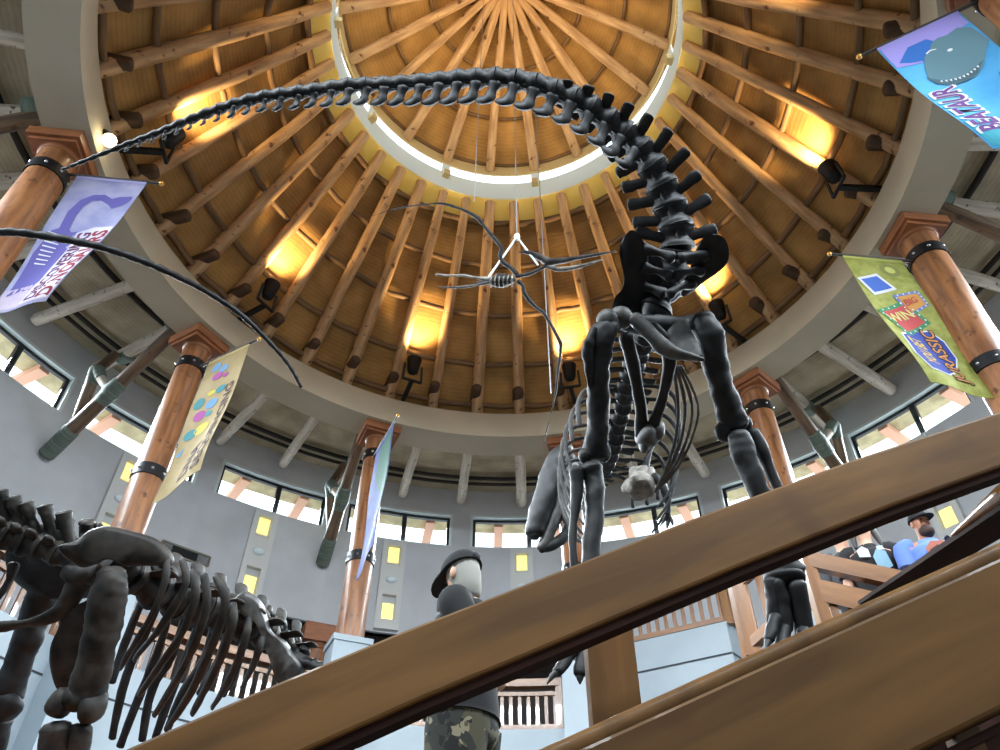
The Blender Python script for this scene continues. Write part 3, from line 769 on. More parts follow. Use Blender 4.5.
# --- purple banner, left (seen with the rod tip on the right)
TOPS = 1
root, pt = banner(-96, (7.35,6.2), (7.25,6.62), 11.06, 7.62, 7.95, 'purple banner with long necked skeleton print hanging from the leftmost column', 1, cloth('lilac_cloth', (140,142,186), (172,172,206)), ink('lilac_hem', (168,166,214)))
vio = ink('violet_ink', (98,92,168)); pnk = cloth('pink_ground', (176,160,190), (200,186,206))
shape(root, pt, [(.02,.86),(.3,.83),(.6,.8),(.98,.6),(.99,.985),(.5,.985),(.02,.985)], pnk, 'printed_ground', .009)
shape(root, pt, [(.1,.9),(.06,.6),(.14,.44),(.3,.4),(.42,.44),(.5,.43),(.44,.48),(.56,.5),(.46,.54),(.58,.58),(.46,.62),(.58,.66),(.46,.7),(.52,.76),(.4,.78),(.44,.86),(.28,.86)], vio, 'printed_skeleton', .009)
shape(root, pt, [(.22,.42),(.2,.3),(.27,.2),(.4,.15),(.55,.14),(.68,.17),(.76,.15),(.94,.14),(.95,.17),(.88,.22),(.76,.25),(.68,.22),(.55,.19),(.43,.2),(.36,.25),(.34,.32),(.36,.42)], vio, 'printed_neck', .009)
for k in range(8): shape(root, pt, [(.1+.01*k,.45+.03*k),(.34,.47+.028*k),(.35,.476+.028*k),(.1+.01*k,.459+.03*k)], W_, 'printed_rib', .014)
dr = ink('dark_red_ink', (140,40,56)); gr_ = ink('maroon_gray_ink', (96,40,84))
shape(root, pt, [(.48,.97),(.5,.85),(.48,.7),(.52,.55),(.5,.44),(.6,.42),(.7,.4),(.99,.4),(.99,.975)], cloth('white_ground',(196,190,216),(220,216,232)), 'lettering_ground', .011); text(root, pt, 'DISCOVERING', .63, .96, .44, .2, gr_, 'lettering', .015, 'up', .03)
text(root, pt, 'DINOSAURS', .86, .965, .43, .23, dr, 'lettering', .015, 'up', .035)
# --- yellow banner
root, pt = banner(-60, (7.2,6.05), (7.3,6.25), 10.84, 7.35, 7.75, 'yellow banner lettered DNA SEQUENCING hanging beside a log column', 1, cloth('straw_cloth', (178,156,106), (198,176,130)), ink('straw_hem', (214,190,126)))
brn = ink('brown_ink', (88,60,56)); teal = ink('teal_ink', (70,150,160)); mag = ink('magenta_ink', (190,90,170)); sky = ink('sky_ink', (120,170,214)); yel = ink('yellow_ink', (226,210,90))
text(root, pt, 'SEQUENCING', .85, .95, .3, .22, brn, 'lettering', .012, 'up', .03); text(root, pt, 'DNA', .56, .95, .7, .24, brn, 'lettering', .012, 'up', .03)
for cu, cv, ru, rv, m in ((.3,.09,.11,.035,sky),(.52,.13,.1,.03,sky),(.42,.18,.12,.03,mag),(.62,.2,.06,.02,mag),(.2,.36,.12,.04,teal),(.62,.31,.11,.028,teal),(.5,.4,.13,.035,sky),(.3,.46,.13,.035,mag),(.5,.47,.08,.02,teal),(.22,.58,.14,.035,teal),(.45,.57,.16,.04,yel),(.42,.31,.09,.02,yel)):
    shape(root, pt, ell(cu,cv,ru,rv), m, 'printed_dot', .012)
shape(root, pt, [(.04,.7),(.2,.66),(.16,.72)], sky, 'printed_mark', .012)
# --- blue and green banner seen edge-on
root, pt = banner(-24.9, (7.25,5.95), (7.3,6.15), 10.72, 7.4, 7.7, 'narrow blue and green banner seen almost edge on beside a log column', 1, cloth('blue_cloth', (66,84,150), (88,106,168)), ink('blue_hem', (96,112,170)))
shape(root, pt, [(.35,.05),(.95,.04),(.97,.7),(.7,.62),(.5,.45),(.3,.3)], ink('sea_green_ink', (40,104,84)), 'printed_patch', .012)
shape(root, pt, [(.6,.62),(.9,.68),(.92,.8),(.6,.76)], W_, 'printed_patch', .013)
# --- lime green banner
TOPS = -1
root, pt = banner(84, (7.25,6.12), (7.5,6.55), 10.82, 7.5, 7.75, 'lime green banner with WIN cards and YOU BET lettering on a log column', -1, cloth('lime_cloth', (146,148,58), (176,178,92), 6), ink('lime_hem', (186,190,96)))
blu = ink('royal_ink', (44,66,160)); red = ink('red_ink', (196,72,72)); orn = ink('orange_ink', (214,150,70)); grn = ink('green_ink', (60,140,90)); sha = ink('olive_ink', (140,142,74))
shape(root, pt, ell(.33,.1,.16,.055), sha, 'printed_coin', .009); shape(root, pt, ell(.33,.1,.08,.028), ink('pale_lime_ink',(204,206,110)), 'printed_coin', .011)
def card(c, m1, m2, dots):
    shape(root, pt, c, m1, 'printed_card', .012)
    cu = sum(p[0] for p in c)/len(c); cv = sum(p[1] for p in c)/len(c)
    shape(root, pt, [(cu+(x-cu)*.78, cv+(y-cv)*.74) for x,y in c], m2, 'printed_card', .014)
    if dots:
        for a, b in zip(c, c[1:]+c[:1]):
            for k in range(4):
                q = (k+.5)/4; x = a[0]+(b[0]-a[0])*q; y = a[1]+(b[1]-a[1])*q; x = cu+(x-cu)*.9; y = cv+(y-cv)*.88
                shape(root, pt, ell(x,y,.014,.006,8), W_, 'printed_light', .017)
card([(.98,.2),(.6,.14),(.42,.26),(.85,.33)], W_, ink('azure_ink',(70,110,200)), 0)
card([(.55,.31),(.1,.26),(.06,.37),(.45,.46)], ink('card_blue_ink',(110,130,190)), orn, 1)
card([(.98,.46),(.42,.34),(.2,.5),(.72,.63)], grn, red, 1)
def quadtext(s, c, m, name='lettering', off=.02):
    """lettering fitted into a four cornered patch c = start-bottom, end-bottom, end-top, start-top"""
    def q(a, b, off_):
        x = c[0][0]*(1-a)*(1-b)+c[1][0]*a*(1-b)+c[2][0]*a*b+c[3][0]*(1-a)*b
        y = c[0][1]*(1-a)*(1-b)+c[1][1]*a*(1-b)+c[2][1]*a*b+c[3][1]*(1-a)*b
        return pt(x, y, off_)
    text(root, lambda u, v, o: q(v, u, o), s, .5, 0, 1, 1, m, name, off, 'up2', .02)
_text = text
def text(root, pt, s, u, v0, v1, hgt, m, name, off=.016, mode='up', bold=0, shear=0):
    if mode != 'up2': return _text(root, pt, s, u, v0, v1, hgt, m, name, off, mode, bold, shear)
    return _text(root, lambda uu, vv, o: pt(1-vv, uu, o), s, .5, 0, 1, 1, m, name, off, 'across', bold, shear)
quadtext('WIN', [(.84,.545),(.38,.46),(.46,.41),(.9,.49)], ink('cream_ink',(226,214,130)))
quadtext('BIG', [(.42,.39),(.2,.35),(.22,.31),(.44,.345)], red)
shape(root, pt, [(.3,.55),(.6,.57),(.86,.63),(.93,.8),(.84,.9),(.55,.9),(.3,.84),(.14,.74),(.16,.62)], W_, 'printed_badge', .010)
shape(root, pt, [(.31,.56),(.59,.58),(.84,.64),(.9,.8),(.82,.89),(.55,.89),(.31,.83),(.16,.735),(.18,.625)], blu, 'printed_badge', .012)
_text(root, pt, 'YOU BET', .68, .84, .64, .22, ink('gold_ink',(226,190,80)), 'lettering', .016, 'up', .02)
_text(root, pt, 'JURASSIC', .33, .93, .55, .3, ink('black_ink',(34,30,30)), 'lettering_edge', .015, 'up', .06)
_text(root, pt, 'JURASSIC', .33, .925, .555, .25, ink('coral_ink',(214,140,80)), 'lettering', .019, 'up', .01)
# --- bright blue banner, top right
root, pt = banner(120, (7.25,6.17), (7.35,6.5), 10.9, 7.55, 7.85, 'bright blue banner with gray reptile head print and BEATAUR lettering', -1, cloth('sky_cloth', (64,150,206), (92,176,226), 1.5), ink('violet_hem', (160,150,220)))
shape(root, pt, [(.02,.01),(.98,.01),(.98,.22),(.7,.25),(.5,.18),(.02,.12)], ink('lavender_ink',(164,150,224)), 'printed_sky', .009)
shape(root, pt, [(.92,.19),(.72,.1),(.5,.1),(.4,.18),(.5,.34),(.72,.36),(.7,.24),(.82,.22)], ink('blue_ink',(50,110,190)), 'printed_far_head', .011)
shape(root, pt, [(.8,.37),(.74,.29),(.66,.22),(.56,.19),(.5,.15),(.4,.13),(.3,.14),(.16,.12),(.04,.16),(.02,.3),(.14,.36),(.26,.43),(.4,.47),(.54,.47),(.68,.46),(.78,.43)], ink('slate_ink',(96,130,142)), 'printed_head', .013)
shape(root, pt, [(.82,.36),(.78,.43),(.66,.47),(.5,.475),(.36,.455),(.22,.4),(.36,.42),(.5,.435),(.66,.43),(.76,.39)], ink('dark_slate_ink',(70,98,110)), 'printed_jaw', .015)
for k in range(10):
    x = .3+.045*k; y = .405+.03*math.sin(PI*(k+1.5)/12)
    shape(root, pt, [(x,y),(x+.03,y+.002),(x+.014,y+.016)], W_, 'printed_tooth', .018)
shape(root, pt, [(.62,.2),(.56,.19),(.5,.2),(.5,.206),(.56,.198),(.62,.21)], W_, 'printed_brow', .016)
shape(root, pt, ell(.4,.25,.03,.01,10), W_, 'printed_eye', .016)
shape(root, pt, [(.0,.62),(.2,.5),(.3,.7),(.22,.95),(.0,.95)], ink('deep_blue_ink',(58,110,176)), 'printed_claw', .011)
shape(root, pt, [(.02,.93),(.98,.78),(.98,.99),(.02,.99)], ink('sea_teal_ink',(56,150,170)), 'printed_shade', .010)
_text(root, pt, 'BEATAUR', .8, .9, .46, .34, W_, 'lettering_edge', .015, 'up', .06)
_text(root, pt, 'BEATAUR', .8, .89, .47, .27, ink('plum_ink',(104,60,128)), 'lettering', .019, 'up', .02)
# ================================================================== BLACK SKELETON (centre)
def px_r(w, d): return w/F_PX*d          # pixels to metres at that depth
T_ = thing('theropod_skeleton', P(790,640,5.5)-Z*.1, 'black mounted theropod skeleton in the centre with its tail swept overhead to the left', 'skeleton')
def bone(name, pts, ra, rb=None, up=Z, m='bone', par=None, amp=.012, freq=7, n=12, sub=4, cap=.5):
    mb = MB(); mb.sweep(pts, ra, rb, up, n, sub, amp, freq, cap); return mb.build(name, M[m], par or T_)
# ---- tail: centre line seen from below, hip to tip: px, py, height above eye, half width px
TL = [(651,320,4.74,16),(659,302,4.88,18),(668,282,5.05,19),(674,262,5.12,19),(677,243,5.22,19),(674,222,5.38,19),(666,198,5.55,18.5),(655,172,5.7,17.5),(638,148,5.86,16.5),(613,125,5.98,15.5),(582,104,6.08,15),(548,89,6.16,14),(512,80,6.22,12.5),
      (475,79,6.27,11.5),(440,81,6.3,10.5),(400,84,6.32,9.5),(352,86,6.32,9),(305,92,6.31,8.2),(255,99,6.29,7.2),(205,114,6.26,6),(160,132,6.23,4.6),(110,151,6.2,3),(64,169,6.18,1.8)]
pts = [PZ(a,b,z) for a,b,z,w in TL]; wid = []
for (a,b,z,w), p in zip(TL, pts): wid.append(px_r(w, (p-V((0,0,EYE))).dot(FW)))
# resample at vertebra spacing
def crv(ps, ws, step0, step1):
    dense = []
    for i in range(len(ps)-1):
        p0,p1,p2,p3 = ps[max(0,i-1)],ps[i],ps[i+1],ps[min(len(ps)-1,i+2)]
        for s_ in range(20):
            q = s_/20
            dense.append((p1*1.0+(p2-p0)*(.5*q)+(p0*2-p1*5+p2*4-p3)*(.5*q*q)+(p1*3-p0-p2*3+p3)*(.5*q**3), ws[i]*(1-q)+ws[i+1]*q))
    dense.append((ps[-1],ws[-1]))
    L = [0]
    for a,b in zip(dense,dense[1:]): L.append(L[-1]+(b[0]-a[0]).length)
    tot = L[-1]; out = []; d = 0
    while d < tot:
        i = max(k for k in range(len(L)) if L[k] <= d+1e-9); i = min(i, len(L)-2)
        q = (d-L[i])/max(1e-9,L[i+1]-L[i]); p = dense[i][0].lerp(dense[i+1][0], q)
        out.append((p, dense[i][1]*(1-q)+dense[i+1][1]*q, d/tot)); d += step0+(step1-step0)*d/tot
    out.append((dense[-1][0], dense[-1][1], 1.0))
    return out
def blade(mb, base, dirn, tang, length, w0, w1, t, bend=V((0,0,0)), n=10):
    """flat paddle from base along dirn; wide along tang, thin across"""
    side = dirn.cross(tang).normalized()
    mb.sweep([base, base+dirn*length*.4+bend*.3, base+dirn*length*.8+bend*.8, base+dirn*length+bend], [w0,w0*.95,w1,w1*.97], [t,t*.8,t*.8,t*.75], up=side, n=n, sub=3, amp=.008, freq=12, cap=.35)
def vertebra(p, t, r, ln, spine=0, trans=0, zyg=0, m='bone', par=None, name='tail_vertebra', upv=Z, lean=.3):
    u = (upv-t*upv.dot(t)).normalized(); s = t.cross(u).normalized()
    mb = MB()
    mb.sweep([p-t*ln*.46, p-t*ln*.3, p, p+t*ln*.3, p+t*ln*.46], [r*1.0,r*.95,r*.64,r*.9,r*.98], up=u, n=14, sub=3, amp=r*.1, freq=9, cap=.1)
    # neural arch
    mb.sweep([p-t*ln*.25+u*r*.55, p+u*r*1.0, p+t*ln*.35+u*r*.75], [r*.42,r*.5,r*.34], up=u, n=8, sub=2, amp=r*.06, freq=11)
    if spine: blade(mb, p+u*r*.8+t*ln*.05, (u+t*lean).normalized(), t, spine, ln*.26, ln*.3, r*.16)
    if trans:
        for sg in (-1,1): blade(mb, p+s*sg*r*.55+u*r*.15, (s*sg+t*.28).normalized(), t, trans, ln*.24, ln*.27, r*.14)
    if zyg:
        for sg in (-1,1):
            mb.sweep([p+u*r*.7+s*sg*r*.3, p-t*ln*.35+u*r*.95+s*sg*r*.42, p-t*ln*.72+u*r*.85+s*sg*r*.36], [r*.2,r*.18,r*.12], up=u, n=7, sub=2)
    mb.sweep([p-t*ln*.42-u*r*.82, p-u*r*.62, p+t*ln*.42-u*r*.82], [r*.14,r*.2,r*.14], [r*.12,r*.16,r*.12], up=u, n=7, sub=2, cap=.2)
    return mb.build(name, M[m], par or T_)
V_ = crv(pts, wid, .2, .125)
N_ = len(V_)
for i, (p, r, q) in enumerate(V_):
    a = V_[max(0,i-1)][0]; b = V_[min(N_-1,i+1)][0]; t = (b-a).normalized()
    ln = (b-a).length/(2 if 0 < i < N_-1 else 1)*1.06
    rr = r*1.12
    vertebra(p, t, rr*.86, ln, spine=max(0,.15*(1-q*3.4)), trans=(0 if q < .07 else .29-.3*q if q < .2 else max(0,.23-1.3*(q-.2))) if q < .36 else 0, zyg=1 if q < .3 else 0, lean=.7)
    if .2 < q < .9:
        u = (Z-t*Z.dot(t)).normalized(); s = t.cross(u)
        dn = (-u*1.0+V((-.05,.7,0))).normalized()
        Lc = .28-.27*q
        b0 = p-u*rr*.7+t*ln*.45
        mb = MB()
        if q < .2:
            mb.sweep([b0, b0+dn*Lc*.45+t*.05, b0+dn*Lc*.95+t*.12], [.03,.026,.026], [.055,.04,.045], up=t, n=8, sub=3, amp=.006, freq=14)
        else:
            f = max(.3,1-.75*max(0,(q-.5))/.35)
            mb.sweep([b0, b0+dn*Lc*.45+t*.01, b0+dn*Lc*.82+t*.025*f, b0+dn*Lc*.98+t*.07*f, b0+dn*Lc*.99+t*.12*f], [.06*f,.042*f,.06*f,.058*f,.035*f], [.036*f,.03*f,.036*f,.03*f,.016*f], up=s, n=9, sub=3, amp=.008, freq=12, cap=.4)
        mb.build('chevron', M['bone'], T_)
# ---- sacrum and trunk column: heads away from the camera at about hip height
HIP = P(664,300,6.35)
SP = [P(648,330,6.75), P(638,354,7.2), P(628,385,7.7), P(620,418,8.2), P(613,448,8.65), P(604,470,9.1), P(590,482,9.5)]
SV = crv(SP, [.12,.11,.11,.1,.1,.1,.09], .2, .19)
for i, (p, r, q) in enumerate(SV):
    a = SV[max(0,i-1)][0]; b = SV[min(len(SV)-1,i+1)][0]; t = (b-a).normalized(); ln = (b-a).length/(2 if 0 < i < len(SV)-1 else 1)*1.02
    vertebra(p, t, r, ln, spine=.3, trans=.2, zyg=1, name='back_vertebra', lean=-.1)
# ---- pelvis
mb = MB(); d = 6.25
mb.plate([P(a,b,dd) for a,b,dd in ((621,252,5.95),(625,236,5.95),(632,230,5.95),(640,236,6.0),(647,250,6.05),(646,272,6.15),(641,292,6.3),(633,306,6.4),(623,315,6.45),(613,314,6.5),(614,306,6.45),(622,296,6.35),(626,280,6.2))], V((-.75,-.55,-.2)), .07, amp=.01)
mb.build('ilium', M['bone'], T_)
mb = MB()
mb.plate([P(a,b,dd) for a,b,dd in ((702,240,6.0),(712,234,5.95),(723,238,5.95),(728,250,5.95),(726,264,6.05),(716,274,6.15),(704,282,6.3),(692,292,6.4),(682,296,6.4),(686,278,6.25),(694,260,6.1))], V((.6,-.7,-.2)), .07, amp=.01)
mb.build('ilium', M['bone'], T_)
for q0_, q1_ in (((645,250,6.05),(672,258,6.0)),((644,268,6.12),(670,276,6.05)),((640,286,6.4),(664,294,6.35)),((706,256,6.05),(680,258,6.0)),((702,270,6.15),(676,276,6.05)),((692,284,6.3),(670,294,6.18))):
    a_ = P(*q0_); b_ = P(*q1_)
    bone('sacral_rib', [a_, a_.lerp(b_,.5)+Z*.02, b_], [.05,.03,.05], [.05,.03,.05], amp=.012)
mb = MB(); mb.plate([P(a,b,dd) for a,b,dd in ((640,240,6.3),(656,250,6.35),(664,270,6.4),(660,296,6.5),(648,316,6.6),(630,316,6.6),(628,300,6.55),(638,280,6.45),(642,260,6.35))], V((0,-1,-.5)), .06, amp=.015); mb.build('hip_plate', M['bone'], T_)
# hip bar joining the two thigh heads
bone('hip_girdle', [P(606,318,6.25), P(630,322,6.35), P(660,328,6.4), P(690,326,6.35), P(706,322,6.25)], [.07,.09,.12,.09,.07], [.06,.08,.1,.08,.06], amp=.02)
# pubis and ischium rods seen under the hip
bone('ischium', [P(626,336,6.2), P(631,356,6.25), P(637,385,6.35), P(641,412,6.45), P(641,436,6.5)], [.06,.055,.05,.05,.06], [.05,.045,.04,.04,.05])
bone('ischium', [P(650,326,6.15), P(668,350,6.15), P(667,378,6.25), P(660,406,6.38), P(652,430,6.48)], [.06,.07,.05,.045,.055], [.05,.06,.045,.04,.05])
mb = MB(); mb.blob(P(647,436,6.5), .1,.13,.11, n=14, m=9, amp=.04, freq=9); mb.blob(P(656,430,6.5), .07,.09,.09, n=12, m=8, amp=.03, freq=9); mb.blob(P(644,446,6.5), .05,.06,.08, n=12, m=8, amp=.02, freq=9); mb.build('ischium_boot', M['bone_gray'], T_)
bone('pubis', [P(634,318,6.1), P(652,336,6.05), P(668,350,6.0), P(686,356,5.95), P(704,360,5.9)], [.06,.065,.075,.045,.015], [.05,.055,.06,.03,.012], m='bone_gray')
mb = MB(); mb.plate([P(668,330,6.15),P(686,318,6.15),P(692,332,6.1),P(702,356,5.95),P(684,356,6.0),P(668,352,6.05)], V((.1,-.8,-.6)), .05, amp=.012); mb.build('pubis_plate', M['bone_gray'], T_)
# ---- left leg (viewer's left)
def legbone(name, pts, w, m='bone', flat=1, **k):
    P3 = [P(*q) for q in pts]; ra = [px_r(x, q[2]) for x, q in zip(w, pts)]
    return bone(name, P3, ra, [r*flat for r in ra], m=m, n=16, **k)
legbone('femur', [(613,322,6.15),(603,335,6.1),(598,365,6.12),(598,400,6.15),(597,430,6.18),(595,454,6.2)], [9,13,12,11,11.5,14], amp=.03, cap=.4)
mb = MB()
mb.blob(P(585,456,6.2), px_r(8,6.2), px_r(10,6.2), px_r(9,6.2), n=14, m=9, amp=.02); mb.blob(P(604,453,6.22), px_r(8,6.2), px_r(10,6.2), px_r(11,6.2), n=14, m=9, amp=.02); mb.build('knee_condyle', M['bone'], T_)
mb = MB(); mb.blob(P(622,318,6.2), .1,.1,.09, n=14, m=9, amp=.02); mb.blob(P(606,320,6.12), .09,.09,.08, n=14, m=9, amp=.02); mb.build('femur_head', M['bone_gray'], T_)
legbone('tibia', [(590,469,6.05),(594,482,6.0),(595,505,5.9),(592,540,5.75),(590,590,5.55),(590,612,5.5)], [13,11,9.5,9.5,9.5,12], m='bone', amp=.02)
legbone('fibula', [(577,470,6.0),(577,485,5.95),(575,510,5.85),(573,540,5.72),(575,585,5.55)], [8,7,5,3.6,3.5], amp=.015)
legbone('metatarsal', [(590,618,5.45),(586,640,5.3),(581,658,5.2)], [11,10,9], amp=.015)
def toe(pts, w, claw):
    o = legbone('toe', pts, w, amp=.01, freq=12)
    a = P(*pts[-1]); b = P(*claw); mb = MB(); r = px_r(w[-1],pts[-1][2])
    mb.sweep([a, a.lerp(b,.5)+Z*.01, b], [r*.8,r*.6,r*.15], n=9, sub=3, cap=.2); mb.build('claw', M['bone_gray'], o)
toe([(578,640,5.2),(566,660,5.1),(557,672,5.0)], [7,6,5], (547,684,4.95))
toe([(584,650,5.2),(581,664,5.1),(580,674,5.05)], [7,7,6.5], (580,684,5.0))
toe([(594,650,5.2),(600,664,5.1),(606,674,5.05)], [6,6,5], (610,682,5.0))
bone('femur_ridge', [P(594,328,6.05), P(589,345,6.02), P(589,368,6.05), P(592,392,6.1)], [.03,.05,.045,.02], [.03,.04,.035,.02], amp=.02)
# ---- right leg
legbone('femur', [(704,318,6.15),(709,335,6.1),(714,360,6.12),(721,385,6.15),(728,408,6.2),(734,424,6.22)], [12,15,13.5,12,13,17], amp=.035, freq=4)
mb = MB(); mb.blob(P(724,432,6.2), px_r(10,6.2), px_r(11,6.2), px_r(10,6.2), n=14, m=9, amp=.02); mb.blob(P(745,424,6.3), px_r(8,6.2), px_r(10,6.2), px_r(10,6.2), n=14, m=9, amp=.02); mb.build('knee_condyle', M['bone'], T_)
legbone('tibia', [(738,436,6.1),(743,452,6.05),(752,475,5.98),(764,505,5.9),(782,552,5.75),(790,572,5.7)], [11,13,11.5,10.5,11,16], amp=.02)
legbone('fibula', [(752,432,6.2),(761,448,6.15),(770,470,6.1),(782,500,6.0),(797,555,5.8)], [7,7.5,6,5,5], amp=.015)
mb = MB(); mb.blob(P(785,578,5.65), px_r(21,5.6), px_r(20,5.6), px_r(9,5.6), n=18, m=10, amp=.03); mb.build('ankle', M['bone'], T_)
legbone('metatarsal', [(775,582,5.6),(781,605,5.55),(783,630,5.5)], [9,9,10], amp=.02)
legbone('metatarsal', [(796,584,5.58),(800,605,5.54),(805,635,5.5)], [10,9.5,10], m='bone', amp=.004)
legbone('metatarsal', [(770,580,5.6),(773,600,5.55),(772,622,5.5)], [7,7,7], amp=.02)
toe([(776,618,5.45),(771,632,5.35),(769,640,5.3)], [7,6,5.5], (766,650,5.22))
toe([(784,630,5.45),(781,644,5.32),(780,652,5.26)], [8,7,6], (778,662,5.2))
toe([(804,632,5.45),(808,646,5.32),(810,652,5.26)], [8,7,6], (812,662,5.2))
# ---- ribs: paired hoops from the column
nrib = 9
def col(q):
    k = q*(len(SV)-1); i = min(int(k), len(SV)-2); return SV[i][0].lerp(SV[i+1][0], k-i)
for i in range(nrib):
    q = .34+.6*i/(nrib-1); c = col(q)
    size = 1.0-.9*abs(i/(nrib-1)-.45)**2
    for sg in (-1,1):
        pts_ = []
        for th, rr, dz, dy in ((8,.12,.05,0),(45,.5,.05,.02),(85,.68,-.12,.06),(120,.68,-.42,.12),(150,.55,-.78,.16),(168,.36,-1.02,.18)):
            pts_.append(c+V((sg*rr*size*(.92 if sg > 0 else .9), dy*(1.5), dz*size)))
        k = 6 if i > 1 else 4
        if sg > 0 and i > 4: k = 4
        if sg < 0 and i > 8: k = 5
        bone('rib', pts_[:k], [.026,.028,.026,.024,.022,.016][:k], [.018,.019,.019,.017,.015,.012][:k], m='bone_gray' if sg < 0 else 'bone', amp=.004, freq=8, n=8, sub=4)
# belly ribs hanging on the right
for j, (o, w) in enumerate(((0,3.6),(7,3),(-7,3.6),(13,2.6))):
    bone('belly_rib', [P(676+o*.4,366,6.9), P(685+o,405,7.05), P(681+o*.8,440,7.25), P(668+o*.5,472,7.45), P(655,492,7.6)], [px_r(w*.5,7)]*5, [px_r(w*.4,7)]*5, m='bone_gray', amp=.006, n=8)
# shoulder lump, arm and small hand
mb = MB(); mb.blob(P(640,483,8.4), .17,.2,.17, n=18, m=12, amp=.1, freq=7); mb.blob(P(650,478,8.4), .09,.12,.12, n=14, m=9, amp=.05, freq=8); mb.build('coracoid', M['bone_pale'], T_)
bone('scapula', [P(645,472,8.4), P(649,455,8.5), P(656,440,8.7)], [.05,.045,.04], [.03,.025,.02])
bone('arm_bone', [P(654,476,8.3), P(663,486,8.2), P(668,498,8.15)], [.05,.045,.045], m='bone')
bone('forearm', [P(668,499,8.15), P(668,508,8.12), P(667,514,8.1)], [.04,.035,.035])
for a,b in (((664,520),(660,526)),((668,521),(667,528)),((671,519),(673,525))):
    bone('finger', [P(667,514,8.1), P(a[0],a[1],8.08), P(b[0],b[1],8.02)], [.025,.02,.006], n=7, cap=.2)
# ---- neck and skull, hanging low in front with the jaws open
bone('neck', [SV[-1][0], P(580,474,9.7), P(570,464,9.8), P(562,458,9.8)], [.12,.13,.14,.14], amp=.04)
mb = MB()
mb.sweep([P(567,452,9.75), P(556,462,9.65), P(549,485,9.45), P(541,512,9.25), P(535,530,9.12), P(534,536,9.08)], [px_r(x,9.4) for x in (6,11,12,12,10,6)], [.16,.24,.2,.17,.14,.08], up=V((.3,-.8,.2)), n=14, sub=4, amp=.02, freq=6)
sk = mb.build('skull', M['bone'], T_)
mb = MB(); mb.sweep([P(556,454,9.6), P(548,466,9.5), P(545,480,9.4), P(538,505,9.22), P(531,522,9.1)], [.025]*5, n=8, sub=3); mb.build('brow_ridge', M['bone_gray'], sk)
for k in range(9):
    f = k/8; a = P(551-12*f, 496+38*f, 9.3-.2*f); mb = MB(); mb.sweep([a, a+V((.02,-.02,-.05)), a+V((.03,-.03,-.09))], [.016,.013,.003], n=6, sub=2, cap=.1); mb.build('tooth', M['bone_pale'], sk)
j1 = bone('jaw', [P(572,464,9.6), P(566,485,9.45), P(558,512,9.28), P(548,535,9.12), P(541,548,9.02)], [.1,.11,.1,.085,.07], [.09,.09,.08,.07,.06], m='bone_gray')
j2 = bone('jaw', [P(541,549,9.02), P(553,545,9.1), P(565,535,9.22), P(572,518,9.36), P(578,490,9.55)], [.05,.07,.075,.08,.09], [.05,.065,.07,.08,.08], m='bone')
for k in range(7):
    f = k/6; a = P(550+14*f, 542-16*f, 9.1+.16*f)+V((0,0,.05)); mb = MB(); mb.sweep([a, a+V((-.015,0,.05)), a+V((-.02,0,.09))], [.014,.011,.003], n=6, sub=2, cap=.1); mb.build('tooth', M['bone_pale'], j2)
# mounting plinth hidden below, carrying the standing foot
base = P(790,668,5.4); base.z = 0; top = P(790,664,5.25).z
root = thing('skeleton_plinth', base, 'narrow plinth under the standing foot of the black skeleton', 'plinth')
mb = MB(); mb.box(base+Z*(top/2-.03), V((.28,0,0)), V((0,.28,0)), Z*(top/2-.03)); mb.build('plinth_block', M['dark_board'], root)
mb = MB(); mb.box(base+Z*(top-.03), V((.3,0,0)), V((0,.3,0)), Z*.03); mb.build('plinth_top', M['wood_dark'], root)
# ================================================================== BROWN SKELETON (lower left)
L_ = thing('sauropod_skeleton', P(80,760,7.2)-Z*.9, 'dark brown mounted skeleton at lower left with hip, ribs and long whip tail', 'skeleton')
def lb(name, pts, w, flat=1.0, m='bone_brown', amp=.025, freq=5, n=14, up=Z, wb=None, cap=.45, par=None):
    P3 = [P(*q) for q in pts]; ra = [px_r(x, q[2]) for x, q in zip(w, pts)]
    rb = [px_r(x, q[2]) for x, q in zip(wb, pts)] if wb else [r*flat for r in ra]
    mb = MB(); mb.sweep(P3, ra, rb, up, n, 4, amp, freq, cap); return mb.build(name, M[m], par or L_)
# tail vertebrae with tall neural spines
for (cx, cy, r, sx, sy, wt) in ((-48,512,13,-48,484,8),(-22,520,14,-20,490,8),(2,530,15,2,496,8),(18,537,15,14,503,9),(33,542,15,28,508,8),(50,548,14,46,511,8),(68,556,13,65,518,9)):
    d = 7.1
    c = P(cx,cy,d); mb = MB(); R_ = px_r(r,d)
    tx = (P(cx+10,cy+4,d)-c).normalized(); u = (Z-tx*Z.dot(tx)).normalized(); s = tx.cross(u)
    mb.sweep([c-tx*R_*.8-u*R_*.2, c-u*R_*.2, c+tx*R_*.8-u*R_*.2], [R_*1.0,R_*.75,R_*1.0], up=u, n=14, sub=3, amp=.03, freq=5, cap=.15)
    tp = P(sx,sy,d+.05); b0 = c+u*R_*.4
    mb.sweep([b0, b0.lerp(tp,.5), tp, tp+(tp-b0).normalized()*.05], [px_r(wt*.75,d),px_r(wt*.6,d),px_r(wt*.85,d),px_r(wt*.9,d)], [.05,.04,.06,.06], up=s, n=12, sub=3, amp=.02, freq=7, cap=.25)
    for sg in (-1,1): mb.sweep([c+s*sg*R_*.5, c+s*sg*R_*1.6+tx*.03], [.08,.05],[.04,.03], up=u, n=9, sub=3, amp=.015)
    mb.sweep([b0-tx*R_*.5, b0+u*.08, b0+tx*R_*1.1+u*.02], [.05,.07,.045], up=u, n=9, sub=3, amp=.015)
    mb.build('tail_vertebra', M['bone_brown'], L_)
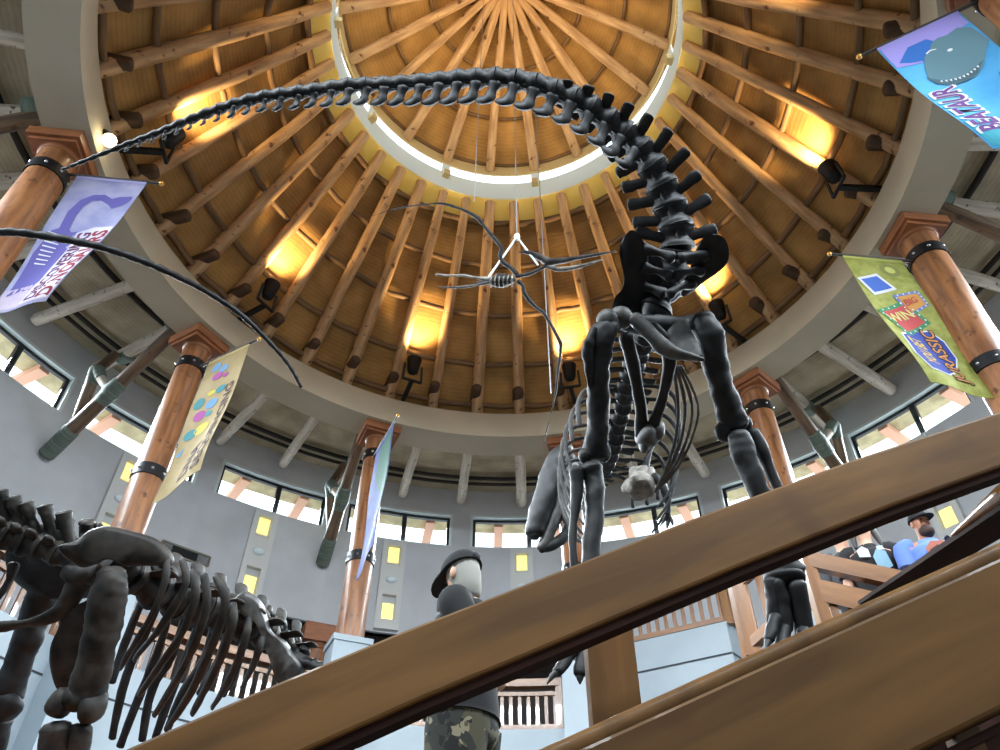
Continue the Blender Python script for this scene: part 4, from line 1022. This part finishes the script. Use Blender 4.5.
for cx, cy in ((-30,556),(-4,566),(14,572)):
    lb('chevron', [(cx,cy-8,7.1),(cx-6,cy+10,7.05),(cx-16,cy+26,7.0)], [5,4,3.5])
# ilium
mb = MB()
OUT = ((76,541),(88,531),(104,526),(120,528),(150,536),(165,545),(174,557),(171,566),(158,566),(140,566),(128,567),(112,560),(100,561),(88,567),(78,566),(64,556),(58,546))
mb.plate([P(a,b,6.85+.004*(a-110)) for a,b in OUT], V((.25,-.85,-.45)), .2, bulge=.78, amp=.05, freq=4); mb.build('ilium', M['bone_brown'], L_)
lb('sacral_spine', [(60,560,7.2),(64,540,7.25),(64,520,7.3)], [8,7,10], amp=.04); lb('sacral_spine', [(84,548,7.35),(86,532,7.4),(87,523,7.4)], [7,8,9], amp=.06)
lb('sacral_spine', [(96,545,7.4),(98,530,7.45),(99,525,7.45)], [5,5,5], amp=.05)
lb('hip_socket', [(70,572,7.0),(84,574,6.95),(98,570,7.0)], [10,12,9], amp=.05)
lb('ischium', [(84,576,6.95),(74,592,6.92),(62,610,6.9),(42,620,6.88),(18,625,6.85),(-20,630,6.8)], [11,11,9,7,6,6], .7)
mb = MB(); mb.plate([P(a,b,6.95) for a,b in ((66,606),(78,604),(92,600),(96,625),(86,650),(84,690),(70,695),(60,694),(54,680),(51,664),(52,648),(56,636),(60,628))], V((.1,-.9,-.3)), .14, amp=.04, freq=4); mb.build('pubis', M['bone_brown'], L_)
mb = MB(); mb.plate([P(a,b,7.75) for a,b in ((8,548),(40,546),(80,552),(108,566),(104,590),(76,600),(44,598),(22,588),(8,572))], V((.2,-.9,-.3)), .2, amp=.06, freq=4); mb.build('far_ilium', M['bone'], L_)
# near leg
lb('femur', [(111,572,6.75),(110,590,6.7),(104,620,6.68),(97,650,6.66),(90,680,6.65),(86,697,6.65)], [15,18,18,17,18,21], .85, amp=.03, cap=.35)
mb = MB()
for a,b,w in ((60,704,13),(76,700,12),(92,706,14)): mb.blob(P(a,b,6.6), px_r(w,6.6), px_r(w*1.1,6.6), px_r(w*1.05,6.6), n=16, m=10, amp=.04, freq=6)
mb.build('knee_condyle', M['bone_brown'], L_)
lb('tibia', [(57,729,6.55),(55,750,6.5),(50,800,6.45)], [17,16,14], .8); lb('fibula', [(81,728,6.55),(78,750,6.5),(72,800,6.45)], [11,11,9], .8)
# far leg
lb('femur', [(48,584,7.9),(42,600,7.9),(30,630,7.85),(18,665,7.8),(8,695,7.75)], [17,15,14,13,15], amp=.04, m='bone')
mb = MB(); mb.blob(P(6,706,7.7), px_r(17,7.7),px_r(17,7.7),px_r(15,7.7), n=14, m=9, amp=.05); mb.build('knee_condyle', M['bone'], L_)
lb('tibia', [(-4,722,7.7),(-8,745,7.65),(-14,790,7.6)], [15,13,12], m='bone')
# back column running away to the shoulder
BC = [(118,566,7.15),(140,580,7.3),(165,592,7.5),(190,602,7.7),(215,612,7.9),(240,622,8.1),(265,634,8.3),(290,650,8.5)]
BV = crv([P(*q) for q in BC], [px_r(w,q[2]) for w,q in zip((17,20,22,22,21,19,16,13),BC)], .3, .27)
for i, (p, r, q) in enumerate(BV):
    a = BV[max(0,i-1)][0]; b = BV[min(len(BV)-1,i+1)][0]; t = (b-a).normalized(); ln = (b-a).length/(2 if 0 < i < len(BV)-1 else 1)*1.02
    vertebra(p, t, r, ln, spine=.22, trans=.24, zyg=1, name='back_vertebra', m='bone_brown', par=L_, lean=-.15)
# near ribs
for pts_, w in ((((167,560),(165,580),(156,606),(143,630),(128,655),(121,668)),5),(((182,560),(186,580),(178,600),(160,628),(145,646),(134,660)),5.5),(((192,571),(196,590),(190,614),(178,640),(158,668),(139,695)),6),
                 (((204,575),(207,595),(204,618),(192,650),(174,684),(154,715)),6),(((216,576),(224,592),(224,608),(212,645),(192,690),(166,730)),6.5),(((233,604),(232,622),(224,650),(208,684),(192,714)),6.5),
                 (((248,618),(246,634),(238,660),(226,685),(212,708)),6),(((262,636),(259,650),(252,668),(242,688)),5.5),(((276,650),(274,660),(268,674)),5)):
    n = len(pts_); d0 = 7.15+(pts_[0][0]-167)*.0105
    lb('rib', [(a,b,d0-.28*math.sin(PI*min(1,(k+1)/n))) for k,(a,b) in enumerate(pts_)], [w*.6]+[w*.75]*(n-2)+[w*.55], .6, amp=.012, n=10, up=V((0,-1,0)))
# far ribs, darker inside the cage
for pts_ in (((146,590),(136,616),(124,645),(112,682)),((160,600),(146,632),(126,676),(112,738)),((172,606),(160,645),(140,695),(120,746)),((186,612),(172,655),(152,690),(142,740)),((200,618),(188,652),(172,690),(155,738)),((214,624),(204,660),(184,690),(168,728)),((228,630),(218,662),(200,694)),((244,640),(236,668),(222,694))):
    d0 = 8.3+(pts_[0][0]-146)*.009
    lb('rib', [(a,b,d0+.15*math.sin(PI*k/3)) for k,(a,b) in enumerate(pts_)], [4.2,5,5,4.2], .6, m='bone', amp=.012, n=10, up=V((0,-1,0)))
# shoulder blade
mb = MB(); OUT = ((234,602),(239,594),(246,591),(253,594),(259,600),(264,612),(270,628),(277,636),(286,642),(293,655),(304,670),(296,682),(284,690),(276,676),(269,652),(260,630),(252,618),(242,613))
mb.plate([P(a,b,7.85+.006*(a-240)) for a,b in OUT], V((-.1,-.9,-.3)), .16, bulge=.8, amp=.06, freq=4); mb.build('scapula', M['bone_gray'], L_)
mb = MB()
for a,b,w in ((268,612,6),(271,622,6),(280,626,7),(284,634,5)): mb.blob(P(a,b,8.5), px_r(w,8.5),px_r(w*1.2,8.5),px_r(w,8.5), n=12, m=8, amp=.06, freq=8)
mb.build('shoulder_vertebra', M['bone_brown'], L_)
lb('arm_bone', [(288,650,8.4),(298,660,8.35),(312,664,8.3),(322,668,8.3)], [9,9,6,5], m='bone', amp=.05); lb('arm_bone', [(296,668,8.4),(304,656,8.4),(302,648,8.4)], [6,7,5], m='bone', amp=.05)
# whip tail: leaves the picture at the left and swings back across the ceiling
TW = [P(-70,506,7.1), P(-140,480,7.2), P(-220,420,7.3), P(-240,330,7.2), P(-170,262,6.9), P(-80,238,6.7), P(0,232,6.6), P(50,237,6.65), P(100,247,6.75), P(150,264,6.9), P(200,288,7.05), P(240,314,7.2), P(272,345,7.35), P(290,367,7.45), P(299,383,7.5)]
WW = [.14,.13,.11,.09,.06,.045,.04,.04,.037,.034,.03,.027,.024,.02,.017]
TV = crv(TW, WW, .26, .1)
for i, (p, r, q) in enumerate(TV):
    a = TV[max(0,i-1)][0]; b = TV[min(len(TV)-1,i+1)][0]; t = (b-a).normalized(); ln = (b-a).length/(2 if 0 < i < len(TV)-1 else 1)*1.08
    u = (Z-t*Z.dot(t)).normalized(); mb = MB()
    mb.sweep([p-t*ln*.5, p-t*ln*.25, p, p+t*ln*.25, p+t*ln*.5], [r,r*.98,r*.8,r*.98,r], up=u, n=10, sub=2, amp=r*.15, freq=14, cap=.1)
    mb.build('whip_vertebra', M['bone'], L_)
# skeleton plinth below the frame
root = thing('brown_skeleton_plinth', V((P(60,790,6.9).x, P(60,790,6.9).y, 0)), 'brown topped plinth under the lower left skeleton', 'plinth')
tp = P(60,800,6.5).z-.03
cx = P(60,790,6.9)
mb = MB(); mb.box(V((cx.x,cx.y,tp/2-.05)), V((1.6,0,0)), V((0,1.0,0)), Z*(tp/2-.05)); mb.build('plinth_block', M['wood_dark'], root)
mb = MB(); mb.box(V((cx.x,cx.y,tp-.05)), V((1.65,0,0)), V((0,1.05,0)), Z*.05); mb.build('plinth_top', M['cap'], root)

# ================================================================== FLYING REPTILE on wires
D = 11.5
F_ = thing('pterosaur_skeleton', P(502,281,D), 'small gray flying reptile skeleton hung on thin lines under the dome', 'skeleton')
def fb(name, pts, w, m='bone_gray', flat=1, amp=.008, n=8, cap=.3, par=None):
    P3 = [P(q[0],q[1],q[2] if len(q) > 2 else D) for q in pts]; ra = [px_r(x,D) for x in w]
    mb = MB(); mb.sweep(P3, ra, [r*flat for r in ra], Z, n, 4, amp, 6, cap); return mb.build(name, M[m], par or F_)
sk = fb('skull', [(519,252),(530,253),(541,258),(549,262),(560,261),(580,257.5),(600,254),(616,251.5)], [1,2.6,4.4,5.2,4,2.6,1.6,.6], 'bone_gray', .6)
fb('lower_jaw', [(546,266),(556,269),(566,269),(585,265),(603,259.5)], [2,3,3,2,.6], 'bone_pale', .6, par=sk)
fb('neck', [(547,264),(541,268.5),(532,272.5),(524,275),(516,276)], [2,1.8,1.9,2.1,2.2], 'bone')
mb = MB(); c = P(502,281,D); mb.blob(c, px_r(12.5,D), px_r(8,D), px_r(6,D), n=16, m=10, amp=.05, freq=6); mb.build('breastbone', M['bone'], F_)
for k in range(6):
    x = 492+4.2*k; fb('rib', [(x,274),(x-1.5,280,D-.15),(x-1,287)], [.7,.8,.6], 'bone_pale', n=6)
for nm, sg in (('wing',-1),('wing',1)):
    if sg < 0: pts_ = [(517,274),(510,267),(502,261),(500,254),(501,247),(492,236),(484,226),(479,219)]; tip = [(479,219),(468,212),(455,207),(442,203.5),(430,204),(415,205.5),(395,209),(372,216)]
    else: pts_ = [(518,281),(523,286),(524,292),(529,300),(536,307),(543,312),(553,328),(561,344)]; tip = [(561,344),(560,356),(558,370),(556,390),(553,405),(548,425),(544,443)]
    fb('upper_wing_bone', pts_[:4], [2.6,2.1,2.2,2.5], 'bone'); fb('forearm_wing_bone', pts_[3:6], [2.4,1.8,2.0], 'bone'); fb('wing_palm_bone', pts_[5:], [2.0,1.6,2.3], 'bone')
    fb('wing_finger', tip, [2.2]+[1.5-1.1*k/(len(tip)-2) for k in range(len(tip)-1)], 'bone')
for tip in (((489,279),(475,277.5),(464,275.5),(450,275.5),(436,274.5)),((489,282),(476,285),(462,287),(450,287.5),(440,287))):
    fb('leg', tip, [2.2,1.4,1.5,1.1,1.3] if tip[0][1] < 280 else [2,1.3,1.1,.8,.6], 'bone_gray' if tip[0][1] > 280 else 'bone_pale')
fb('tail', [(490,281),(482,281.5),(474,282)], [1.4,1,.5])
hk = P(517,237,D)
for q in ((488,278),(538,265)):
    mb = MB(); mb.sweep([hk, P(q[0],q[1],D)], .018, n=6, sub=1, cap=0); mb.build('hanging_cord', M['reveal'], F_)
mb = MB(); mb.blob(hk, .05,.05,.07, n=8, m=6); mb.build('hanging_ring', M['reveal'], F_)
def vwire(p, label, z1):
    mb = MB(); mb.sweep([p, V((p.x,p.y,z1))], .009, n=6, sub=1, cap=0); o = mb.build('suspension_wire', M['wire'], None, p)
    tag(o, label, 'wire')
vwire(hk, 'thin straight wire holding up the small flying reptile skeleton', EYE+20.6)
vwire(P(474,202,D+.4), 'thin wire rising from the left wing of the flying reptile', EYE+19.6)
vwire(P(551,394,D-.2), 'thin wire rising beside the right wing of the flying reptile', EYE+17.5)
# ================================================================== PEOPLE
def skin_mesh(name, nodes, edges, root_i, m, parent, sub=2):
    """one continuous limb surface grown from a jointed skeleton; nodes: [(pos, radius or (rx, ry))]"""
    me = bpy.data.meshes.new(name); me.from_pydata([tuple(n[0]) for n in nodes], edges, [])
    ob = bpy.data.objects.new(name, me); COL.objects.link(ob)
    sk = ob.modifiers.new('skin','SKIN'); sk.use_smooth_shade = True
    if not me.skin_vertices: me.skin_vertices.new()
    for i, n in enumerate(nodes):
        r = n[1]; me.skin_vertices[0].data[i].radius = r if hasattr(r,'__len__') else (r,r)
        me.skin_vertices[0].data[i].use_root = (i == root_i)
    ss = ob.modifiers.new('sub','SUBSURF'); ss.levels = sub; ss.render_levels = sub
    dg = bpy.context.evaluated_depsgraph_get(); m2 = bpy.data.meshes.new_from_object(ob.evaluated_get(dg))
    bpy.data.objects.remove(ob); m2.name = name; m2.materials.clear(); m2.materials.append(m)
    for p in m2.polygons: p.material_index = 0; p.use_smooth = True
    o = bpy.data.objects.new(name, m2); COL.objects.link(o)
    o.parent = parent; o.matrix_parent_inverse = ROOTINV(parent); return o
M['skin'] = plain('skin', (206,160,134), .55); M['skin_tan'] = plain('tan_skin', (176,120,92), .55)
M['black_cloth'] = textured('black_cloth', (9,9,11), (18,18,22), (1,1,1), 5, 4, .85)
M['blue_cloth'] = textured('blue_cloth_tee', (82,110,176), (100,128,196), (1,1,1), 5, 4, .85)
M['charcoal_cloth'] = textured('charcoal_cloth', (48,48,52), (66,66,70), (1,1,1), 5, 4, .85)
M['hair_dark'] = plain('dark_hair', (34,26,22), .6); M['beard'] = plain('brown_beard', (58,40,32), .8); M['hair_gray'] = plain('gray_gaiter', (150,148,140), .8)
M['eye_dark'] = plain('eye_dark', (20,18,18), .3); M['lip'] = plain('lip', (150,84,76), .5)
def camo():
    m, N, L, b = mat('camouflage_cloth'); tc = N.new('ShaderNodeTexCoord')
    def nz(s, off):
        mp = N.new('ShaderNodeMapping'); mp.inputs['Location'].default_value = off; mp.inputs['Scale'].default_value = (1,1,.75); L.new(tc.outputs['Object'], mp.inputs[0])
        n = N.new('ShaderNodeTexNoise'); n.inputs['Scale'].default_value = s; n.inputs['Detail'].default_value = 2; n.inputs['Distortion'].default_value = 1.2; L.new(mp.outputs[0], n.inputs['Vector']); return n
    prev = lin((44,46,40))
    for c, s, off, th in (((78,74,56),9,(3,1,0),.52),((22,22,22),10,(0,5,2),.56),((136,128,104),13,(7,2,9),.62)):
        n = nz(s, off); r = N.new('ShaderNodeMath'); r.operation = 'GREATER_THAN'; r.inputs[1].default_value = th; L.new(n.outputs[0], r.inputs[0])
        mx = N.new('ShaderNodeMix'); mx.data_type = 'RGBA'; L.new(r.outputs[0], mx.inputs[0])
        if isinstance(prev, tuple): mx.inputs[6].default_value = prev
        else: L.new(prev, mx.inputs[6])
        mx.inputs[7].default_value = lin(c); prev = mx.outputs[2]
    L.new(prev, b.inputs['Base Color']); b.inputs['Roughness'].default_value = .85; return m
M['camo'] = camo()

def person(base, face, label, H=1.76, skin='skin', top='black_cloth', legs='black_cloth', sleeve='short', armpose=None, head_turn=0, build=1.0, headtilt=0, female=False, hem=.86):
    """standing figure; face = heading in degrees (0 = +y), local x right, y forward, z up"""
    k = H/1.76; a = rad(face)
    fx = V((math.sin(a), math.cos(a), 0)); rx = V((fx.y, -fx.x, 0))
    ha = rad(face+head_turn); hf = V((math.sin(ha), math.cos(ha), 0)); hr = V((hf.y,-hf.x,0))
    def L_(x, y, z): return base+(rx*x+fx*y+Z*z)*k
    hc0 = L_(0,.015,1.60)
    def Hd(x, y, z):      # head coordinates about the jaw hinge
        y2 = y*math.cos(headtilt)-z*math.sin(headtilt); z2 = y*math.sin(headtilt)+z*math.cos(headtilt)
        return hc0+(hr*x+hf*y2+Z*z2)*k
    root = thing('person', base, label, 'person')
    b = build; arms = armpose or {}
    N_ = []; E_ = []
    def nd(p, r, link=None):
        N_.append((p, tuple(q*k for q in r) if hasattr(r,'__len__') else r*k)); i = len(N_)-1
        if link is not None: E_.append((link,i))
        return i
    pel = nd(L_(0,0,.95), (.15*b,.12*b)); sp = nd(L_(0,0,1.12), (.135*b,.115*b), pel); ch = nd(L_(0,.0,1.3), (.155*b,.12*b), sp); nb = nd(L_(0,-.01,1.46), (.075,.065), ch)
    nk = nd(L_(0,.005,1.53), .056, nb); hl = nd(Hd(0,.01,.0), (.066,.075), nk); hm = nd(Hd(0,.01,.07), (.077,.095), hl); ht = nd(Hd(0,0,.135), (.07,.085), hm)
    ns = nd(Hd(0,.085,.045), .016, hl); 
    joints = {}
    for s in (-1,1):
        sh = nd(L_(s*.175*b,-.005,1.415), .062*b, ch)
        ap = arms.get(s, ((.25,-.03,1.14),(.27,.08,.9)))
        e = nd(L_(s*ap[0][0],ap[0][1],ap[0][2]), .044*b, sh); w = nd(L_(s*ap[1][0],ap[1][1],ap[1][2]), .03, e)
        d = (N_[w][0]-N_[e][0]).normalized(); joints[s] = (N_[sh][0],N_[e][0],N_[w][0],d)
        pm = nd(N_[w][0]+d*.07*k, (.038,.022), w)
        side = d.cross(Z); side = side.normalized() if side.length > .1 else rx
        for q, ln in ((-.03,.065),(-.01,.075),(.01,.07),(.028,.055)):
            f1 = nd(N_[pm][0]+side*q*k+d*.035*k, .0095, pm); nd(N_[f1][0]+d*ln*k-Z*.02*k, .008, f1)
        th = nd(N_[w][0]+d*.03*k+side*.045*k*s, .011, w); nd(N_[th][0]+d*.045*k+side*.012*k*s, .009, th)
        hp = nd(L_(s*.09,0,.88), .09*b, pel); kn = nd(L_(s*.1,.015,.5), .06*b, hp); an = nd(L_(s*.1,-.02,.1), .042, kn); nd(L_(s*.11,.13,.045), .04, an)
    body = skin_mesh('body', N_, E_, pel, M[skin], root)
    # shirt over torso and arms, trousers
    mb = MB(); q = lambda *v: [x*b*k for x in v]
    mb.sweep([L_(0,0,hem), L_(0,0,.95), L_(0,0,1.1), L_(0,0,1.26), L_(0,-.005,1.36), L_(0,-.012,1.44), L_(0,-.01,1.49)], q(.19,.185,.175,.19,.19,.115,.075), q(.155,.15,.14,.15,.14,.09,.075), up=fx, n=24, sub=4, amp=.006*k, freq=6, cap=.05)
    for s in (-1,1):
        sh, e, w, d = joints[s]; e1 = sh.lerp(e,.72)
        pt_ = [sh-rx*(s*.06*k)+Z*.015*k, sh+rx*(s*.01*k), sh.lerp(e,.4), e1] + ([e, e.lerp(w,.9)] if sleeve == 'long' else [])
        mb.sweep(pt_, q(.072,.074,.072,.07,.058,.045)[:len(pt_)], up=fx, n=16, sub=3, amp=.005*k, freq=7, cap=.1)
    mb.build('shirt', M[top], root)
    mb = MB(); mb.sweep([L_(0,0,1.0), L_(0,0,.92), L_(0,-.01,.82)], q(.172,.182,.17), q(.135,.145,.14), up=fx, n=22, sub=4, cap=.3)
    for s in (-1,1): mb.sweep([L_(s*.085,-.005,.9), L_(s*.095,0,.72), L_(s*.105,.015,.5), L_(s*.105,-.01,.3), L_(s*.105,-.015,.1)], q(.11,.105,.088,.08,.078), q(.135,.12,.09,.085,.085), up=fx, n=18, sub=4, amp=.008*k, freq=6, cap=.1)
    mb.build('trousers', M[legs], root)
    for s in (-1,1):
        mb = MB(); mb.sweep([L_(s*.105,-.07,.05), L_(s*.105,.02,.055), L_(s*.11,.17,.04)], [.045,.055,.045], [.05,.055,.035], n=12, sub=3); mb.build('shoe', M['black_cloth'], root)
    # face
    for s in (-1,1):
        mb = MB(); mb.blob(Hd(s*.032,.084,.065), .012,.008,.008, n=8, m=6); mb.build('eye', M['eye_dark'], root)
        mb = MB(); mb.blob(Hd(s*.08,-.005,.05), .012,.022,.034, (hr,hf,Z), 10, 7); mb.build('ear', M[skin], root)
    mb = MB(); mb.blob(Hd(0,.086,-.002), .024,.008,.007, (hr,hf,Z), 10, 6); mb.build('mouth', M['lip'], root)
    return root, L_, Hd, (hr, hf), joints
def cap(root, Hd, ax, m, mbrim=None, s=1.0):
    hr, hf = ax; mb = MB(); rows = []; n = 20
    for i, th in enumerate((0,.3,.6,.9,1.15,1.4,1.6)):
        rows.append([mb.add(Hd(.092*s*math.sin(th)*math.cos(2*PI*j/n), -.0+.108*s*math.sin(th)*math.sin(2*PI*j/n), .1+.095*s*math.cos(th))) for j in range(n)])
    for i in range(len(rows)-1):
        for j in range(n): mb.face([rows[i][j],rows[i+1][j],rows[i+1][(j+1)%n],rows[i][(j+1)%n]])
    mb.face(rows[-1]); c = mb.build('cap', m, root)
    mb = MB(); P0 = []; P1 = []
    for off in (0,-.008):
        r = []
        for j in range(11):
            q = PI*(j/10)
            r.append((mb.add(Hd(.09*s*math.cos(q), .1*s*math.sin(q)*.95, .102+off)), mb.add(Hd(.085*s*math.cos(q), .06*s+.125*s*math.sin(q), .095+off-.02*math.sin(q)))))
        P0.append(r)
    for r in P0:
        for j in range(10): mb.face([r[j][0],r[j+1][0],r[j+1][1],r[j][1]])
    for j in range(10): mb.face([P0[0][j][1],P0[0][j+1][1],P0[1][j+1][1],P0[1][j][1]])
    mb.build('brim', mbrim or m, c); return c
# the man on the stairs, seen from behind the rail: faces left
hd = P(464,578,3.95); base = V((hd.x+.02, hd.y, hd.z-1.66))
root, L_, Hd, ax, J = person(base, -74, 'person in a black cap, black shirt and camouflage trousers seen behind the stair rail', 1.78, 'skin', 'black_cloth', 'camo', 'short', {1:((.24,-.12,1.16),(.16,.14,1.18)), -1:((.25,-.15,1.16),(.17,.12,1.18))}, 26, 1.12, -.3, hem=.93)
c = cap(root, Hd, ax, M['black_cloth'], None, 1.12)
mb = MB()
for i in range(6):
    q = -PI/2+(.5-i/5)*1.2
mb.blob(Hd(0,-.118,.115), .03,.012,.02, (ax[0],ax[1],Z), 10, 6); mb.build('cap_badge', M['charcoal_cloth'], c)
mb = MB(); mb.sweep([Hd(0,-.01,.11), Hd(0,-.012,.05), Hd(0,-.012,-.02), L_(0,-.005,1.53)], [.08,.082,.07,.062], [.098,.094,.08,.068], up=ax[1], n=16, sub=3, cap=.2); mb.build('neck_gaiter', M['hair_gray'], root)
mb = MB(); bs = base; mb.box(V((bs.x,bs.y,bs.z/2)), V((.7,0,0)), V((0,.6,0)), Z*(bs.z/2)); o = mb.build('stair_landing', M['dark_board'], None, V((bs.x,bs.y,0))); tag(o, 'stair landing block under the person in camouflage trousers', 'landing')
# three people behind the right hand railing
def at_head(px, py, d, H): q = P(px,py,d); return V((q.x,q.y,q.z-H))
fl = at_head(915,516,7.2,1.8).z
b0 = at_head(916,516,7.2,1.8)
root, L_, Hd, ax, J = person(b0, 190, 'person with beard, black cap and blue printed shirt behind the glossy railing', 1.8, 'skin_tan', 'blue_cloth', 'black_cloth', 'short', {1:((.27,.04,1.13),(.29,.28,1.06)), -1:((.27,.02,1.14),(.2,.26,1.2))}, -14, 1.22)
cap(root, Hd, ax, M['black_cloth'])
mb = MB(); mb.blob(Hd(0,.045,-.035), .07,.062,.062, (ax[0],ax[1],Z), 16, 10, .008, 30); mb.build('beard', M['beard'], root)
hr, hf = ax
def tee_print(L_, polys, name='shirt_print', y=.19):
    for poly, m in polys:
        bm = bmesh.new(); vs_ = [bm.verts.new(L_(x*.85, y-.9*x*x-(.012 if z > 1.34 else 0), z)) for x, z in poly]; bm.faces.new(vs_); bmesh.ops.triangulate(bm, faces=bm.faces)
        me = bpy.data.meshes.new(name); bm.to_mesh(me); bm.free(); me.materials.append(m); o = bpy.data.objects.new(name, me); COL.objects.link(o); o.parent = root; o.matrix_parent_inverse = ROOTINV(root)
PR = ink('print_brown',(96,52,48)); PO = ink('print_orange',(206,128,108)); PW = ink('print_white',(222,226,232)); PB = ink('print_pale_blue',(150,190,214))
tee_print(L_, [([(-.12,1.24),(.1,1.24),(.13,1.33),(.06,1.4),(-.06,1.4),(-.13,1.33)], PO), ([(-.09,1.22),(.08,1.22),(.1,1.31),(.0,1.36),(-.1,1.3)], PR)], y=.195)
mb = MB(); mb.sweep([L_(-.1,.17,1.42), L_(-.15,.18,1.32), L_(-.16,.18,1.18)], [.035,.04,.04],[.012,.012,.012], up=Z.cross(hf), n=8, sub=3); mb.build('shoulder_strap', M['black_cloth'], root)
b1 = at_head(857,520,7.5,1.66); b1.z = fl
root, L_, Hd, ax, J = person(b1, 202, 'person in a black shirt with white print behind the glossy railing', at_head(857,520,7.5,0).z-fl, 'skin', 'black_cloth', 'black_cloth', 'short', None, -10, 1.05)
mb = MB(); mb.blob(Hd(0,-.03,.08), .092,.1,.1, (ax[0],ax[1],Z), 16, 10, .01, 20); mb.build('hair', M['hair_dark'], root)
for s in (-1,1):
    mb = MB(); mb.sweep([Hd(s*.085,.0,.08), Hd(s*.1,.03,-.04), Hd(s*.11,.06,-.16)], [.03,.032,.015], n=8, sub=3); mb.build('hair_lock', M['hair_dark'], root)
tee_print(L_, [([(-.02,1.14),(-.15,1.2),(-.13,1.34),(-.05,1.37),(.0,1.3)], PB), ([(.02,1.3),(.12,1.32),(.13,1.39),(.07,1.42),(.02,1.38)], PW), ([(-.06,1.36),(-.13,1.36),(-.12,1.4),(-.06,1.4)], PW), ([(-.12,1.13),(.12,1.13),(.12,1.15),(-.12,1.15)], PW)], y=.178)
b2 = at_head(836,528,7.7,1.6); b2.z = fl
person(b2, 202, 'person in a charcoal gray shirt standing leftmost behind the glossy railing', at_head(836,524,7.7,0).z-fl, 'skin', 'charcoal_cloth', 'black_cloth', 'short', None, 20, .95)
mb = MB(); q = P(875,520,7.6); mb.box(V((q.x,q.y,fl/2)), V((1.7,0,0)), V((0,.9,0)), Z*(fl/2)); struct(mb.build('floor_2', M['wood_dark']))
# ================================================================== LIGHT AND CAMERA
w = bpy.data.worlds.new('daylight'); SC.world = w; w.use_nodes = True
bg = w.node_tree.nodes['Background']; bg.inputs[0].default_value = (.86,.94,1,1); bg.inputs[1].default_value = 2.6
def area(name, loc, nrm, sx, sy, e, col):
    l = bpy.data.lights.new(name, 'AREA'); l.shape = 'RECTANGLE'; l.size = sx; l.size_y = sy; l.energy = e; l.color = col
    o = bpy.data.objects.new(name, l); COL.objects.link(o); o.location = loc
    o.rotation_euler = V(nrm).to_track_quat('-Z','Y').to_euler(); return o
for c in CEN:       # daylight through each clerestory window
    area('window_daylight', POL(WR+.12, c, 11.72), -radial(c)-V((0,0,.6)), 2.9, .75, 300, (.84,.93,1)).data.spread = rad(80)
for k in range(10):
    c = -6+36*k
    area('skylight_daylight', POL(4.12, c, 18.52), -radial(c)-V((0,0,.7)), 1.9, .36, 18, (.8,.95,1))
for k in range(10):
    az = -24+36*k; r_ = radial(az)
    l = bpy.data.lights.new('dome_spot', 'SPOT'); l.energy = 820; l.color = (1,.71,.34); l.spot_size = rad(105); l.spot_blend = 1; l.shadow_soft_size = .14
    o = bpy.data.objects.new('dome_spot', l); COL.objects.link(o); o.location = POL(6.42, az+3, 13.5)
    d = POL(5.3, az+3, 16.6)-o.location; o.rotation_euler = d.to_track_quat('-Z','Y').to_euler()
cam = bpy.data.cameras.new('camera'); co = bpy.data.objects.new('camera', cam); COL.objects.link(co)
cam.sensor_width = 36; cam.lens = F_PX/1000*36; cam.clip_start = .05; cam.clip_end = 200
mtx = Matrix((RT, UP, -FW)).transposed().to_4x4(); mtx.translation = V((0,0,EYE)); co.matrix_world = mtx
SC.camera = co
vs = SC.view_settings; vs.view_transform = 'Standard'; vs.look = 'None'; vs.exposure = 0; vs.gamma = 1; vs.use_curve_mapping = False
SC.cycles.use_denoising = True
SC.cycles.max_bounces = 8; SC.cycles.diffuse_bounces = 5; SC.cycles.sample_clamp_indirect = 4
